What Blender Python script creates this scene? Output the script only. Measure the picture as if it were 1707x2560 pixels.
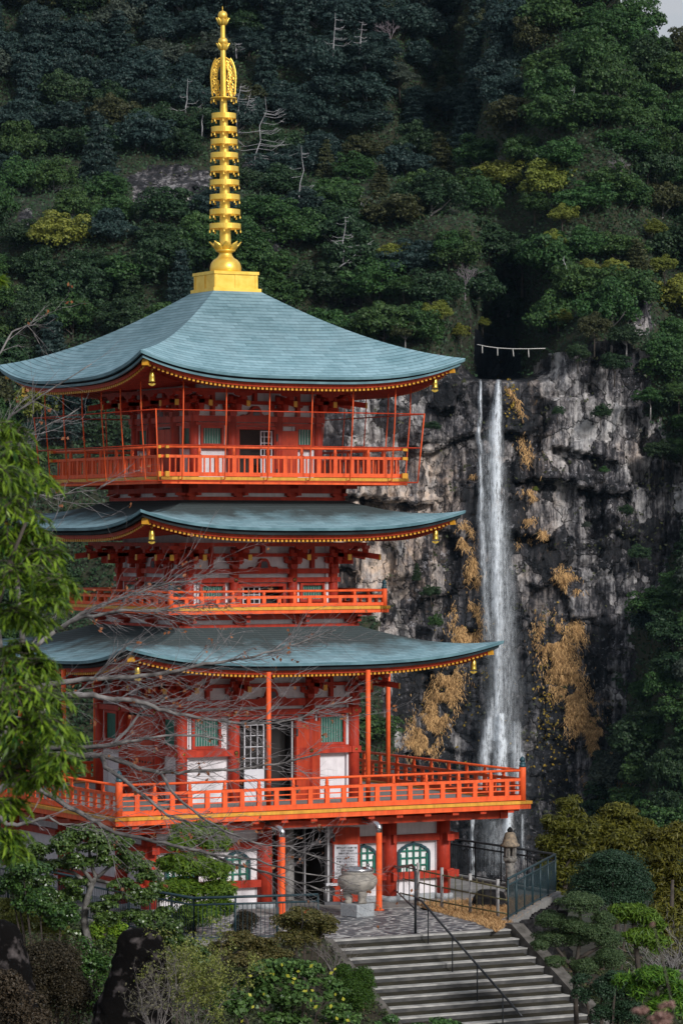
import bpy, bmesh, math, random
import numpy as np
from mathutils import Vector, Matrix
for o in list(bpy.data.objects): bpy.data.objects.remove(o)
scn = bpy.context.scene
COL = scn.collection
PI = math.pi
R = math.radians

# ------------------------------------------------------------------ camera
F_PX, CAM_D, CAM_A, CAM_H, PAN, PITCH = 8685., 92.07, .4587, 9.4, -.0332, .0059
CAMP = np.array([-CAM_D*math.sin(CAM_A), -CAM_D*math.cos(CAM_A), CAM_H])
AZ = CAM_A-PAN
FW = np.array([math.sin(AZ)*math.cos(PITCH), math.cos(AZ)*math.cos(PITCH), math.sin(PITCH)])
RT = np.array([math.cos(AZ), -math.sin(AZ), 0.]); UP = np.cross(RT, FW)
FWH = np.array([math.sin(AZ), math.cos(AZ), 0.])
cam = bpy.data.cameras.new('camera'); camo = bpy.data.objects.new('camera', cam); COL.objects.link(camo)
cam.sensor_fit = 'VERTICAL'; cam.sensor_height = 36; cam.sensor_width = 24
cam.lens = F_PX/2560*36; cam.clip_start = 1; cam.clip_end = 6000
cam.dof.use_dof = True; cam.dof.focus_distance = 90; cam.dof.aperture_fstop = 9
m = Matrix([[RT[i], UP[i], -FW[i], CAMP[i]] for i in range(3)]+[[0, 0, 0, 1]])
camo.matrix_world = m
scn.camera = camo

# ------------------------------------------------------------------ light
SUN_EL, SUN_AZ = 28, 34        # degrees; azimuth measured from the viewing direction's back, to the right
w = bpy.data.worlds.new('World'); scn.world = w; w.use_nodes = True
nt = w.node_tree; nt.nodes.clear()
out = nt.nodes.new('ShaderNodeOutputWorld'); bg = nt.nodes.new('ShaderNodeBackground')
sky = nt.nodes.new('ShaderNodeTexSky'); sky.sky_type = 'NISHITA'; sky.sun_disc = False
# direction towards the sun (world)
sd = -FWH*math.cos(R(SUN_AZ))+RT*math.sin(R(SUN_AZ))
sd = sd*math.cos(R(SUN_EL))+np.array([0, 0, math.sin(R(SUN_EL))])
sky.sun_elevation = R(SUN_EL); sky.sun_rotation = math.atan2(sd[0], sd[1])
sky.dust_density = 2.0; sky.air_density = 1.0
tc = nt.nodes.new('ShaderNodeTexCoord'); mp = nt.nodes.new('ShaderNodeMapping'); mp.inputs['Scale'].default_value = (3, 3, 8)
nz = nt.nodes.new('ShaderNodeTexNoise'); nz.inputs['Scale'].default_value = 2.2; nz.inputs['Detail'].default_value = 6
rp = nt.nodes.new('ShaderNodeValToRGB'); rp.color_ramp.elements[0].position = .30; rp.color_ramp.elements[1].position = .55
mx = nt.nodes.new('ShaderNodeMixRGB'); mx.inputs[2].default_value = (5.6, 5.9, 6.4, 1)
nt.links.new(tc.outputs['Generated'], mp.inputs[0]); nt.links.new(mp.outputs[0], nz.inputs['Vector'])
nt.links.new(nz.outputs['Fac'], rp.inputs[0]); nt.links.new(rp.outputs[0], mx.inputs[0]); nt.links.new(sky.outputs[0], mx.inputs[1])
nt.links.new(mx.outputs[0], bg.inputs[0]); nt.links.new(bg.outputs[0], out.inputs[0])
bg.inputs[1].default_value = .072
sl = bpy.data.lights.new('sun', 'SUN'); sl.energy = 2.6; sl.angle = R(12); sl.color = (1, .97, .93)
so = bpy.data.objects.new('sun', sl); COL.objects.link(so)
so.rotation_euler = Vector((-sd[0], -sd[1], -sd[2])).to_track_quat('-Z', 'Y').to_euler(); so.location = (0, 0, 80)
scn.view_settings.view_transform = 'Standard'; scn.view_settings.look = 'None'
scn.view_settings.exposure = 0.35; scn.view_settings.gamma = 1

# ------------------------------------------------------------------ coordinate helpers (metres)
def px(x, y, d):
    """world point seen at photograph pixel (x, y) at distance d along the view"""
    return CAMP+d*(FW+RT*(x-853.5)/F_PX+UP*(1280-y)/F_PX)
def gp(x, y, z=-.1):
    r = FW+RT*(x-853.5)/F_PX+UP*(1280-y)/F_PX
    return CAMP+r*((z-CAMP[2])/r[2])
def cw(X, Y, Z):
    """camera-aligned ground frame (right, forward, up from the lens) -> world; arrays allowed"""
    X, Y, Z = np.broadcast_arrays(np.asarray(X, float), np.asarray(Y, float), np.asarray(Z, float))
    return CAMP+X[..., None]*RT+Y[..., None]*FWH+Z[..., None]*np.array([0, 0, 1.])

# ------------------------------------------------------------------ object helpers
def tag(o, label=None, cat=None, group=None, kind=None):
    if label: o['label'] = label
    if cat: o['category'] = cat
    if group: o['group'] = group
    if kind: o['kind'] = kind
    return o
def link(name, me, parent=None):
    o = bpy.data.objects.new(name, me); COL.objects.link(o)
    if parent: o.parent = parent
    return o
def thing(name, label, cat, group=None, loc=(0, 0, 0), rz=0):
    o = link(name, None); o.location = loc; o.rotation_euler = (0, 0, rz); o.empty_display_size = .3
    return tag(o, label, cat, group)
def npmesh(name, V, Fc, mats, midx=None, smooth=False):
    V = np.asarray(V, np.float32).reshape(-1, 3); Fc = np.asarray(Fc, np.int32)
    me = bpy.data.meshes.new(name); k = Fc.shape[1]; n = len(Fc)
    me.vertices.add(len(V)); me.vertices.foreach_set('co', V.ravel())
    me.loops.add(n*k); me.loops.foreach_set('vertex_index', Fc.ravel())
    me.polygons.add(n); me.polygons.foreach_set('loop_start', np.arange(0, n*k, k, dtype=np.int32))
    me.polygons.foreach_set('loop_total', np.full(n, k, np.int32))
    for m_ in (mats if isinstance(mats, (list, tuple)) else [mats]): me.materials.append(m_)
    if midx is not None: me.polygons.foreach_set('material_index', np.asarray(midx, np.int32))
    if smooth: me.polygons.foreach_set('use_smooth', np.ones(n, bool))
    me.update(calc_edges=True); me.validate()
    return me
class MB:
    def __init__(s): s.v = []; s.f = []; s.m = []; s.sm = []; s.cur = 0
    def add(s, vs, fs, smooth=False):
        b = len(s.v); s.v += [tuple(map(float, p)) for p in vs]
        for q in fs: s.f.append(tuple(b+i for i in q)); s.m.append(s.cur); s.sm.append(smooth)
        return s
    def box(s, x0, x1, y0, y1, z0, z1):
        return s.add([(x0, y0, z0), (x1, y0, z0), (x1, y1, z0), (x0, y1, z0), (x0, y0, z1), (x1, y0, z1), (x1, y1, z1), (x0, y1, z1)],
                     [(0, 3, 2, 1), (4, 5, 6, 7), (0, 1, 5, 4), (1, 2, 6, 5), (2, 3, 7, 6), (3, 0, 4, 7)])
    def cbox(s, c, sx, sy, sz, rz=0):
        cx, cy, cz = c; ca, sa = math.cos(rz), math.sin(rz); vs = []
        for z in (-sz/2, sz/2):
            for x, y in ((-sx/2, -sy/2), (sx/2, -sy/2), (sx/2, sy/2), (-sx/2, sy/2)): vs.append((cx+x*ca-y*sa, cy+x*sa+y*ca, cz+z))
        return s.add(vs, [(0, 3, 2, 1), (4, 5, 6, 7), (0, 1, 5, 4), (1, 2, 6, 5), (2, 3, 7, 6), (3, 0, 4, 7)])
    def beam(s, p, q, w_, h_):
        p = Vector(p); q = Vector(q); d = (q-p).normalized()
        sdv = d.cross(Vector((0, 0, 1)))
        if sdv.length < 1e-4: sdv = Vector((1, 0, 0))
        sdv.normalize(); u = sdv.cross(d); vs = []
        for c in (p, q):
            for a, b in ((-1, -1), (1, -1), (1, 1), (-1, 1)): vs.append(c+sdv*a*w_/2+u*b*h_/2)
        return s.add(vs, [(0, 3, 2, 1), (4, 5, 6, 7), (0, 1, 5, 4), (1, 2, 6, 5), (2, 3, 7, 6), (3, 0, 4, 7)])
    def tube(s, pts, rad, n=8, cap=True):
        pts = [Vector(p) for p in pts]; m_ = len(pts)
        if not isinstance(rad, (list, tuple, np.ndarray)): rad = [rad]*m_
        vs = []; ref = None
        for i, p in enumerate(pts):
            d = (pts[min(i+1, m_-1)]-pts[max(i-1, 0)])
            d = d.normalized() if d.length > 1e-9 else Vector((0, 0, 1))
            if ref is None:
                ref = Vector((0, 0, 1)) if abs(d.z) < .9 else Vector((1, 0, 0))
            a = (ref-d*ref.dot(d)).normalized(); ref = a; b = d.cross(a)
            for k in range(n):
                t = 2*PI*k/n; vs.append(p+(a*math.cos(t)+b*math.sin(t))*rad[i])
        fs = []
        for i in range(m_-1):
            for k in range(n): fs.append((i*n+k, i*n+(k+1) % n, (i+1)*n+(k+1) % n, (i+1)*n+k))
        if cap: fs.append(tuple(range(n-1, -1, -1))); fs.append(tuple((m_-1)*n+k for k in range(n)))
        return s.add(vs, fs, n > 5)
    def lathe(s, prof, c=(0, 0, 0), n=20, smooth=True, sq=None):
        vs = []
        for r, z in prof:
            for k in range(n):
                t = 2*PI*k/n; rr = r
                vs.append((c[0]+rr*math.cos(t), c[1]+rr*math.sin(t), c[2]+z))
        fs = []
        for i in range(len(prof)-1):
            for k in range(n): fs.append((i*n+k, i*n+(k+1) % n, (i+1)*n+(k+1) % n, (i+1)*n+k))
        fs.append(tuple(range(n-1, -1, -1))); fs.append(tuple((len(prof)-1)*n+k for k in range(n)))
        return s.add(vs, fs, smooth)
    def prism(s, poly, y0, y1):
        """polygon in the x-z plane, extruded along y"""
        n = len(poly)
        vs = [(x, y0, z) for x, z in poly]+[(x, y1, z) for x, z in poly]
        return s.add(vs, [tuple(range(n)), tuple(range(2*n-1, n-1, -1))]+[(i, n+i, n+(i+1) % n, (i+1) % n) for i in range(n)])
    def mesh(s, name, mats):
        me = bpy.data.meshes.new(name); me.from_pydata(s.v, [], s.f)
        for m_ in (mats if isinstance(mats, (list, tuple)) else [mats]): me.materials.append(m_)
        me.polygons.foreach_set('material_index', s.m); me.polygons.foreach_set('use_smooth', s.sm)
        me.update(); return me
    def build(s, name, mats, parent=None): return link(name, s.mesh(name, mats), parent)
def bevel(o, w_=.01, seg=1):
    b = o.modifiers.new('bevel', 'BEVEL'); b.width = w_; b.segments = seg; b.limit_method = 'ANGLE'; return o
def copy_tree(o, parent=None):
    c = o.copy(); COL.objects.link(c)
    if parent is not None: c.parent = parent
    for ch in list(o.children): copy_tree(ch, c)
    return c

# ------------------------------------------------------------------ noise
def hsh(*a):
    h = np.zeros(np.broadcast(*a).shape)
    for i, x in enumerate(a): h = h+np.asarray(x, float)*(127.1, 311.7, 74.7, 53.3)[i]
    v = np.sin(h)*43758.5453
    return v-np.floor(v)
def vnoise(x, y, seed=0):
    x = np.asarray(x, float); y = np.asarray(y, float)
    xi = np.floor(x); yi = np.floor(y); fx = x-xi; fy = y-yi; fx = fx*fx*(3-2*fx); fy = fy*fy*(3-2*fy)
    a = hsh(xi, yi, seed); b = hsh(xi+1, yi, seed); c = hsh(xi, yi+1, seed); d = hsh(xi+1, yi+1, seed)
    return (a*(1-fx)+b*fx)*(1-fy)+(c*(1-fx)+d*fx)*fy
def fbm(x, y, seed=0, o=4):
    r = 0; a = .5; t = 0
    for i in range(o): r = r+a*vnoise(np.asarray(x)*2**i, np.asarray(y)*2**i, seed+i*7); t += a; a *= .5
    return r/t

# ------------------------------------------------------------------ materials
def newmat(name):
    m_ = bpy.data.materials.new(name); m_.use_nodes = True; nt = m_.node_tree
    b = nt.nodes['Principled BSDF']; return m_, nt, b
def N(nt, t, **kw):
    n = nt.nodes.new('ShaderNode'+t)
    for k, v in kw.items():
        if k in n.inputs: n.inputs[k].default_value = v
        else: setattr(n, k, v)
    return n
def mat(name, c1, c2=None, scale=3., rough=.6, metal=0., bump=0., bscale=None, stretch=(1, 1, 1), detail=5, lo=.35, hi=.65, spec=.4, coord='Object', streak=0.):
    m_, nt, b = newmat(name); L = nt.links.new
    b.inputs['Roughness'].default_value = rough; b.inputs['Metallic'].default_value = metal; b.inputs['Specular IOR Level'].default_value = spec
    tc = N(nt, 'TexCoord'); mp = N(nt, 'Mapping'); mp.inputs['Scale'].default_value = stretch; L(tc.outputs[coord], mp.inputs[0])
    if c2 is None: c2 = tuple(x*.8 for x in c1)
    nz = N(nt, 'TexNoise', Scale=scale, Detail=detail); L(mp.outputs[0], nz.inputs['Vector'])
    rp = N(nt, 'ValToRGB'); e = rp.color_ramp.elements; e[0].position = lo; e[1].position = hi; e[0].color = (*c1, 1); e[1].color = (*c2, 1)
    L(nz.outputs['Fac'], rp.inputs[0]); colr = rp.outputs[0]
    if streak:      # rain streaks and patchy wear
        ms = N(nt, 'Mapping'); ms.inputs['Scale'].default_value = (9, 9, .7); L(tc.outputs[coord], ms.inputs[0]); n3 = N(nt, 'TexNoise', Scale=1, Detail=6, Roughness=.65); L(ms.outputs[0], n3.inputs['Vector'])
        r3 = N(nt, 'MapRange'); r3.inputs['From Min'].default_value = .36; r3.inputs['From Max'].default_value = .58; r3.inputs['To Min'].default_value = 1-streak; L(n3.outputs['Fac'], r3.inputs[0])
        mm = N(nt, 'MixRGB', blend_type='MULTIPLY'); mm.inputs[0].default_value = 1; L(colr, mm.inputs[1]); L(r3.outputs[0], mm.inputs[2]); colr = mm.outputs[0]
    L(colr, b.inputs['Base Color'])
    if bump:
        n2 = N(nt, 'TexNoise', Scale=bscale or scale*3, Detail=4); L(mp.outputs[0], n2.inputs['Vector'])
        bp = N(nt, 'Bump', Strength=bump, Distance=.02); L(n2.outputs['Fac'], bp.inputs['Height']); L(bp.outputs[0], b.inputs['Normal'])
    return m_
def leafmat(name, c1, c2, rough=.55, trans=.25, var=.07, spec=.3):
    """foliage: each leaf a little different, each plant a little different"""
    m_, nt, b = newmat(name); L = nt.links.new
    ge = N(nt, 'NewGeometry'); oi = N(nt, 'ObjectInfo')
    rp = N(nt, 'ValToRGB'); e = rp.color_ramp.elements; e[0].color = (*c1, 1); e[1].color = (*c2, 1)
    L(ge.outputs['Random Per Island'], rp.inputs[0])
    hs = N(nt, 'HueSaturation'); mr = N(nt, 'MapRange'); mr.inputs['To Min'].default_value = 1-var*2.2; mr.inputs['To Max'].default_value = 1+var*2.2
    mh = N(nt, 'MapRange'); mh.inputs['To Min'].default_value = .5-var*.22; mh.inputs['To Max'].default_value = .5+var*.22
    ml = N(nt, 'Math', operation='MULTIPLY'); ml.inputs[1].default_value = 7.31; fr = N(nt, 'Math', operation='FRACT')
    L(oi.outputs['Random'], mr.inputs[0]); L(oi.outputs['Random'], ml.inputs[0]); L(ml.outputs[0], fr.inputs[0]); L(fr.outputs[0], mh.inputs[0])
    L(mr.outputs[0], hs.inputs['Value']); L(mh.outputs[0], hs.inputs['Hue']); L(rp.outputs[0], hs.inputs['Color'])
    L(hs.outputs[0], b.inputs['Base Color']); b.inputs['Roughness'].default_value = rough; b.inputs['Specular IOR Level'].default_value = spec
    if trans:
        tr = N(nt, 'BsdfTranslucent'); L(hs.outputs[0], tr.inputs[0]); ms = N(nt, 'MixShader'); ms.inputs[0].default_value = trans
        L(b.outputs[0], ms.inputs[1]); L(tr.outputs[0], ms.inputs[2]); L(ms.outputs[0], nt.nodes['Material Output'].inputs[0])
    return m_
M = {}
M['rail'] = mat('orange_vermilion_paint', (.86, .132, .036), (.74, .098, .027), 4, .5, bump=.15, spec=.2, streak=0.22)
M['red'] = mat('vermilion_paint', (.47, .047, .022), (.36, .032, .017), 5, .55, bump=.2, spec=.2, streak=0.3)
M['redfascia'] = mat('red_board_paint', (.52, .055, .017), (.42, .04, .014), 5, .5, spec=.2, streak=0.3)
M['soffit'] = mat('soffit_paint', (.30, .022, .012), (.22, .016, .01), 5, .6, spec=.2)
M['white'] = mat('white_plaster', (.74, .71, .74), (.66, .63, .66), 6, .8, bump=.3, bscale=60, streak=0.13)
M['yellow'] = mat('ochre_paint', (.72, .36, .035), (.62, .29, .03), 6, .5, streak=0.25)
M['goldtip'] = mat('yellow_end_paint', (.66, .32, .02), (.55, .25, .018), 9, .45)
M['gold'] = mat('gold_leaf', (.92, .64, .13), (.82, .52, .08), 5, .38, metal=.6, bump=.08, bscale=20)
M['brass'] = mat('brass', (.85, .6, .12), (.65, .42, .07), 20, .3, metal=.9)
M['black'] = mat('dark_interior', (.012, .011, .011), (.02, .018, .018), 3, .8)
M['eaveshade'] = mat('eave_shade_black', (.007, .008, .009), (.014, .015, .017), 6, .85, spec=.1)  # black eave band: shadow under the rim put into the colour
M['iron'] = mat('black_iron', (.02, .022, .026), (.035, .038, .042), 12, .45, metal=.3)
M['teal'] = mat('teal_patina', (.02, .07, .09), (.012, .04, .055), 9, .45)
M['green'] = mat('green_lattice_paint', (.012, .15, .105), (.01, .11, .08), 8, .5)
M['paper'] = mat('window_paper', (.78, .80, .80), (.68, .70, .71), 8, .7)
M['greyframe'] = mat('aluminium_frame', (.45, .45, .47), (.38, .38, .4), 8, .4, metal=.3)
M['steel'] = mat('stainless_steel', (.6, .6, .62), (.5, .5, .52), 8, .25, metal=1)
M['fencegreen'] = mat('blue_green_fence_paint', (.018, .042, .052), (.012, .028, .036), 14, .45)
M['signwhite'] = mat('sign_board', (.6, .6, .64), (.55, .55, .6), 5, .5)
M['ink'] = mat('black_ink', (.015, .015, .02), None, 5, .6)
M['concrete'] = mat('concrete', (.26, .25, .24), (.17, .165, .16), 2.5, .85, bump=.4, bscale=30)
M['granite'] = mat('pale_granite', (.36, .38, .40), (.26, .28, .30), 22, .75, bump=.3, bscale=60)
M['urnstone'] = mat('urn_stone', (.36, .33, .29), (.20, .185, .165), 6, .7, bump=.3, bscale=30)
M['lanternstone'] = mat('lantern_stone', (.22, .20, .18), (.08, .078, .075), 14, .85, bump=.5, bscale=50)
M['lanterncap'] = mat('lichened_lantern_stone', (.29, .22, .15), (.13, .11, .09), 18, .85, bump=.5, bscale=50)
M['rockdark'] = mat('dark_rock', (.008, .008, .009), (.045, .042, .044), 5, .9, bump=1, bscale=9, lo=.45, hi=.8, spec=.15)
M['barkgrey'] = mat('pale_grey_bark', (.34, .32, .31), (.17, .16, .16), 8, .8, bump=.4, bscale=40)
M['twig'] = mat('cherry_twig', (.25, .23, .235), (.10, .09, .093), 14, .75)
M['snag'] = mat('bleached_dead_wood', (.42, .41, .43), (.24, .23, .25), .8, .8)
M['gnarled'] = mat('gnarled_bark', (.20, .19, .18), (.05, .047, .043), 7, .85, bump=.6, bscale=25)
M['bark'] = mat('dark_bark', (.07, .055, .045), (.035, .03, .025), 6, .9, bump=.5)
M['bamboo'] = mat('old_bamboo', (.16, .15, .055), (.09, .08, .05), 8, .6)
M['greypost'] = mat('weathered_post', (.40, .39, .38), (.24, .23, .23), 12, .85)
M['greypost2'] = mat('dry_twig', (.20, .18, .17), (.10, .09, .085), 12, .85)
M['rope'] = mat('straw_rope', (.55, .54, .51), (.42, .41, .39), 4, .9)
M['wood'] = mat('grey_wood_panel', (.10, .10, .115), (.06, .06, .07), 5, .7, stretch=(1, 1, 6))
# foliage kinds of the far forest
KINDS = {
 'dark': ('dark green', leafmat('foliage_dark_green', (.014, .036, .016), (.040, .080, .030))),
 'mid': ('mid green', leafmat('foliage_mid_green', (.020, .058, .018), (.060, .122, .030))),
 'yellow': ('yellow green', leafmat('foliage_yellow_green', (.10, .13, .022), (.20, .22, .035))),
 'blue': ('blue green', leafmat('foliage_blue_green', (.014, .034, .032), (.036, .068, .058))),
 'olive': ('olive brown', leafmat('foliage_olive_brown', (.032, .042, .016), (.070, .075, .028))),
 'grey': ('grey green', leafmat('foliage_grey_green', (.036, .052, .040), (.075, .095, .070))),
}

# ================================================================== MOUNTAIN, CLIFF, WATERFALL
YF = 700.0
def sstep(x, a, b):
    t = np.clip((np.asarray(x, float)-a)/(b-a), 0, 1); return t*t*(3-2*t)
CTX = np.array([-400, -100, 150, 330, 420, 700, 900, 1050, 1165, 1187, 1205, 1262, 1318, 1345, 1365, 1400, 1500, 1580, 1650, 1720, 2200.])
CTY = np.array([1150, 1040, 1000, 970, 990, 950, 905, 890, 905, 915, 941, 941, 939, 915, 893, 880, 850, 850, 900, 1000, 1200.])
def ztop(X): return (1331-np.interp(853.5+F_PX*np.asarray(X)/YF, CTX, CTY))/F_PX*YF
XF = (1258-853.5)/F_PX*YF                     # the falls
def ysurf(X, Z):
    """distance of the mountainside in front of the lens at (X, Z)"""
    X = np.asarray(X, float); Z = np.asarray(Z, float)
    zc = ztop(X); xs = 853.5+F_PX*X/YF
    d = np.maximum(Z-zc, 0)
    y = YF+.10*(np.minimum(Z, zc)+60)
    cot = .80+.35*sstep(xs, 900, 1300)
    y = y+cot*d
    # stream gorge above the lip, running up and to the right
    xg = XF+np.clip(Z-31, 0, 60)*.12
    y = y+46*np.exp(-((X-xg)/7.5)**2)*sstep(Z, 30.5, 34)*(1-.75*sstep(Z, 42, 66))
    # higher ground set back left of the notch
    y = y+70*sstep(Z, 62, 92)*(1-sstep(X, 24, 40))
    # rolling spurs
    y = y+(fbm(X/28+3, Z/30, 5, 3)-.5)*30*sstep(d, 0, 14)
    # wooded buttress on the right, in front of the cliff
    xr = np.interp(Z, [-95, -55, -40, -16, -4, 14, 30, 45], [42, 52, 56.5, 58, 69, 74, 72, 80])
    y = y-26*sstep(X-xr, -1, 9)*(1-sstep(Z, 22, 44))
    y = y-20*sstep(-X, 28, 46)*(1-sstep(Z, 0, 30))
    # wooded talus at lower left of the falls
    xl = np.interp(Z, [-60, -44, -30, -16], [20, 13, 12.5, 6])
    y = y-16*sstep(xl-X, -1, 7)*(1-sstep(Z, -28, -14))
    return y
def topx(X, Y, Z): return 853.5+F_PX*X/Y, 1331-F_PX*Z/Y
PATCH = [(428, 466, 92, 66), (318, 318, 26, 22), (668, 606, 62, 20), (866, 745, 52, 36), (62, 560, 22, 36), (830, 680, 40, 20), (505, 250, 12, 22), (1600, 800, 40, 60), (610, 420, 60, 24)]
def rockmask(X, Z):
    """1 where bare rock shows"""
    Y = ysurf(X, Z); xs, ys = topx(X, Y, Z)
    n = (fbm(X/5, Z/5, 11, 3)-.5)
    rb = np.interp(ys, [820, 950, 1050, 1150, 1190, 1330, 1400, 1500, 1600, 1800, 1950, 2100], [1600, 1625, 1640, 1660, 1760, 1740, 1660, 1600, 1572, 1570, 1520, 1400])
    lb = np.interp(ys, [900, 1200, 1520, 1560, 1700, 1950, 2100], [180, 420, 800, 960, 960, 960, 960])
    a = (ztop(X)-Z)/3+n*1.6
    mk = np.minimum(np.minimum(a, (rb-xs)/35+n*3), (xs-lb)/45+n*3)
    mk = np.maximum(mk, np.minimum((5.0-np.abs(X-XF-.6))*.8, np.minimum((Z-30)*.6, (43-Z)*.5))+n*2)  # gorge hollow counted as rock to carry its painted shade
    for x, y, rx, ry in PATCH:
        e = 1-np.sqrt(((xs-x)/rx)**2+((ys-y)/ry)**2)
        mk = np.maximum(mk, e*2.2+n*2.6)
    return mk
def blocks(X, Z, hx, hz, seed, gw=.22):
    xw = X+(fbm(X/9, Z/9, seed, 3)-.5)*hx*1.3; zw = Z+(fbm(X/10, Z/8, seed+3, 3)-.5)*hz*1.3
    r = np.floor(zw/hz); xo = xw+hsh(r, seed)*hx*3; wv = hx*(.7+.6*hsh(r, seed+1)); c = np.floor(xo/wv)
    d = hsh(r, c, seed+2)
    fx = (xo/wv-c); fz = zw/hz-r
    e = np.minimum(np.minimum(fx, 1-fx)*wv, np.minimum(fz, 1-fz)*hz)
    d = d+(fx-.5)*(hsh(r, c, seed+4)-.5)*1.5+(fz-.5)*(hsh(r, c, seed+5)-.5)*1.3
    return d, np.exp(-(e/gw)**2)
st = .52
gx = np.arange(-96, 98, st); gz = np.arange(-96, 158, st)
GX, GZ = np.meshgrid(gx, gz); GY = ysurf(GX, GZ); RM = rockmask(GX, GZ); PX_, PY_ = topx(GX, GY, GZ)
d1, g1 = blocks(GX, GZ, 6, 9, 1, .30); d2, g2 = blocks(GX, GZ, 2.2, 3.2, 21, .22)
ledge = np.zeros_like(GX)
for pts in ([(1010, 1122), (1080, 1128), (1130, 1100), (1180, 1082), (1320, 1080)], [(1380, 1112), (1480, 1140), (1540, 1160)], [(1290, 1205), (1400, 1195), (1470, 1232), (1580, 1230)],
            [(860, 1230), (950, 1255), (1080, 1262)], [(820, 1470), (900, 1476), (960, 1490)], [(1270, 1330), (1380, 1345)]):
    p = np.array(pts, float); yl = np.interp(PX_, p[:, 0], p[:, 1]); ins = (PX_ > p[0, 0]) & (PX_ < p[-1, 0])
    dd = PY_-yl+(fbm(GX/3, GZ/3, 31, 2)-.5)*16
    ledge += ins*np.where(dd > 0, np.exp(-dd/20.)*4.6, -np.exp(dd/40.)*1.8)
base_col = sstep(PY_, 1560, 1700)*(PX_ > 1080)      # columnar basalt at the foot of the falls
d3, g3 = blocks(GX, GZ, 1.5, 2.6, 41, .20)
rel = (1-base_col)*((d1-.5)*4.0+g1*1.0+(d2-.5)*1.0+g2*.5)+base_col*((d3-.5)*1.1+g3*1.0+(d1-.5)*1.0)+(fbm(GX/1.3, GZ/1.8, 9, 2)-.5)*.45+ledge
rel -= 2.0*np.exp(-((PX_-1258)/70)**2)*sstep(PY_, 1690, 1800)
mk = sstep(RM, -.2, .5)
smooth_lip = sstep(np.abs(GX-XF), 3, 8)
GY2 = GY+rel*mk*np.where(GZ > ztop(GX)-6, np.maximum(smooth_lip, .35), 1)
P = cw(GX, GY2, GZ); nr, nc = GX.shape
idx = np.arange(nr*nc).reshape(nr, nc)
Q = np.stack([idx[:-1, :-1], idx[:-1, 1:], idx[1:, 1:], idx[1:, :-1]], -1).reshape(-1, 4)
rockq = (RM[:-1, :-1] > .0).reshape(-1)
RIDX = [-200, 1530, 1560, 1600, 1650, 1707, 1850]; RIDY = [-400, -50, 42, 66, 98, 112, 120]
above = (PY_[:-1, :-1] < np.interp(PX_[:-1, :-1], RIDX, RIDY)).reshape(-1)
# stains of the rock: lightness, warmth, wetness (gorge shade is painted in with them)
tone = np.full(GX.shape, .40); warm = np.full(GX.shape, .15); wet_shade = np.zeros(GX.shape)
def blob(A, x, y, rx, ry, v, amt=1.0):
    k = np.exp(-(((PX_-x)/rx)**2+((PY_-y)/ry)**2)**1.5)*amt; A[:] = A*(1-k)+v*k
blob(tone, 950, 1350, 180, 210, .66); blob(warm, 950, 1360, 190, 200, 1.0); blob(tone, 1090, 1190, 80, 80, .68); blob(warm, 1090, 1200, 80, 90, .9)
blob(tone, 820, 1020, 230, 130, .52); blob(tone, 1140, 1000, 60, 90, .25); blob(tone, 1160, 900, 60, 60, .4)
blob(tone, 1400, 1150, 90, 40, .62); blob(tone, 1455, 1305, 60, 60, .62); blob(tone, 1490, 1030, 90, 70, .6); blob(tone, 1585, 1120, 60, 60, .58); blob(warm, 1590, 1120, 50, 40, .6)
blob(tone, 1430, 930, 120, 60, .45); blob(tone, 1600, 1320, 60, 60, .52); blob(tone, 1660, 1240, 80, 60, .56); blob(tone, 1530, 1110, 120, 60, .56)
blob(tone, 1300, 1020, 60, 110, .16); blob(wet_shade, 1290, 1010, 60, 110, .7); blob(tone, 1215, 1010, 55, 90, .22); blob(wet_shade, 1210, 1000, 50, 80, .6)
blob(tone, 1400, 1560, 190, 330, .22, .93); blob(tone, 1200, 1400, 70, 260, .14, .85); blob(tone, 1240, 1850, 190, 330, .10); blob(wet_shade, 1250, 1750, 140, 450, .8)
blob(tone, 1445, 1520, 60, 60, .5, .8); blob(tone, 1545, 1700, 26, 60, .62); blob(tone, 1500, 1240, 60, 60, .2, .8); blob(tone, 1270, 960, 26, 26, .5); blob(warm, 1250, 975, 22, 30, .6)
blob(warm, 1230, 1300, 40, 300, .75, .8); blob(warm, 1340, 1300, 70, 300, .7, .7); blob(warm, 1335, 1000, 25, 60, .8)
gorge_shade = sstep(6.5-np.abs(GX-XF-.6), 0, 1.5)*sstep(GZ, 31.3, 32.3); tone = tone*(1-gorge_shade)-.55*gorge_shade; wet_shade = np.maximum(wet_shade, gorge_shade)  # shade of overhanging trees painted near-black into the gorge rock
blob(tone, 1345, 918, 16, 22, .62); blob(warm, 1345, 918, 16, 22, .5); blob(tone, 1228, 965, 9, 26, .62)
for x, y, rx, ry in PATCH: blob(tone, x, y, rx*1.3, ry*1.3, .30); blob(warm, x, y, rx*1.3, ry*1.3, .2)
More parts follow.
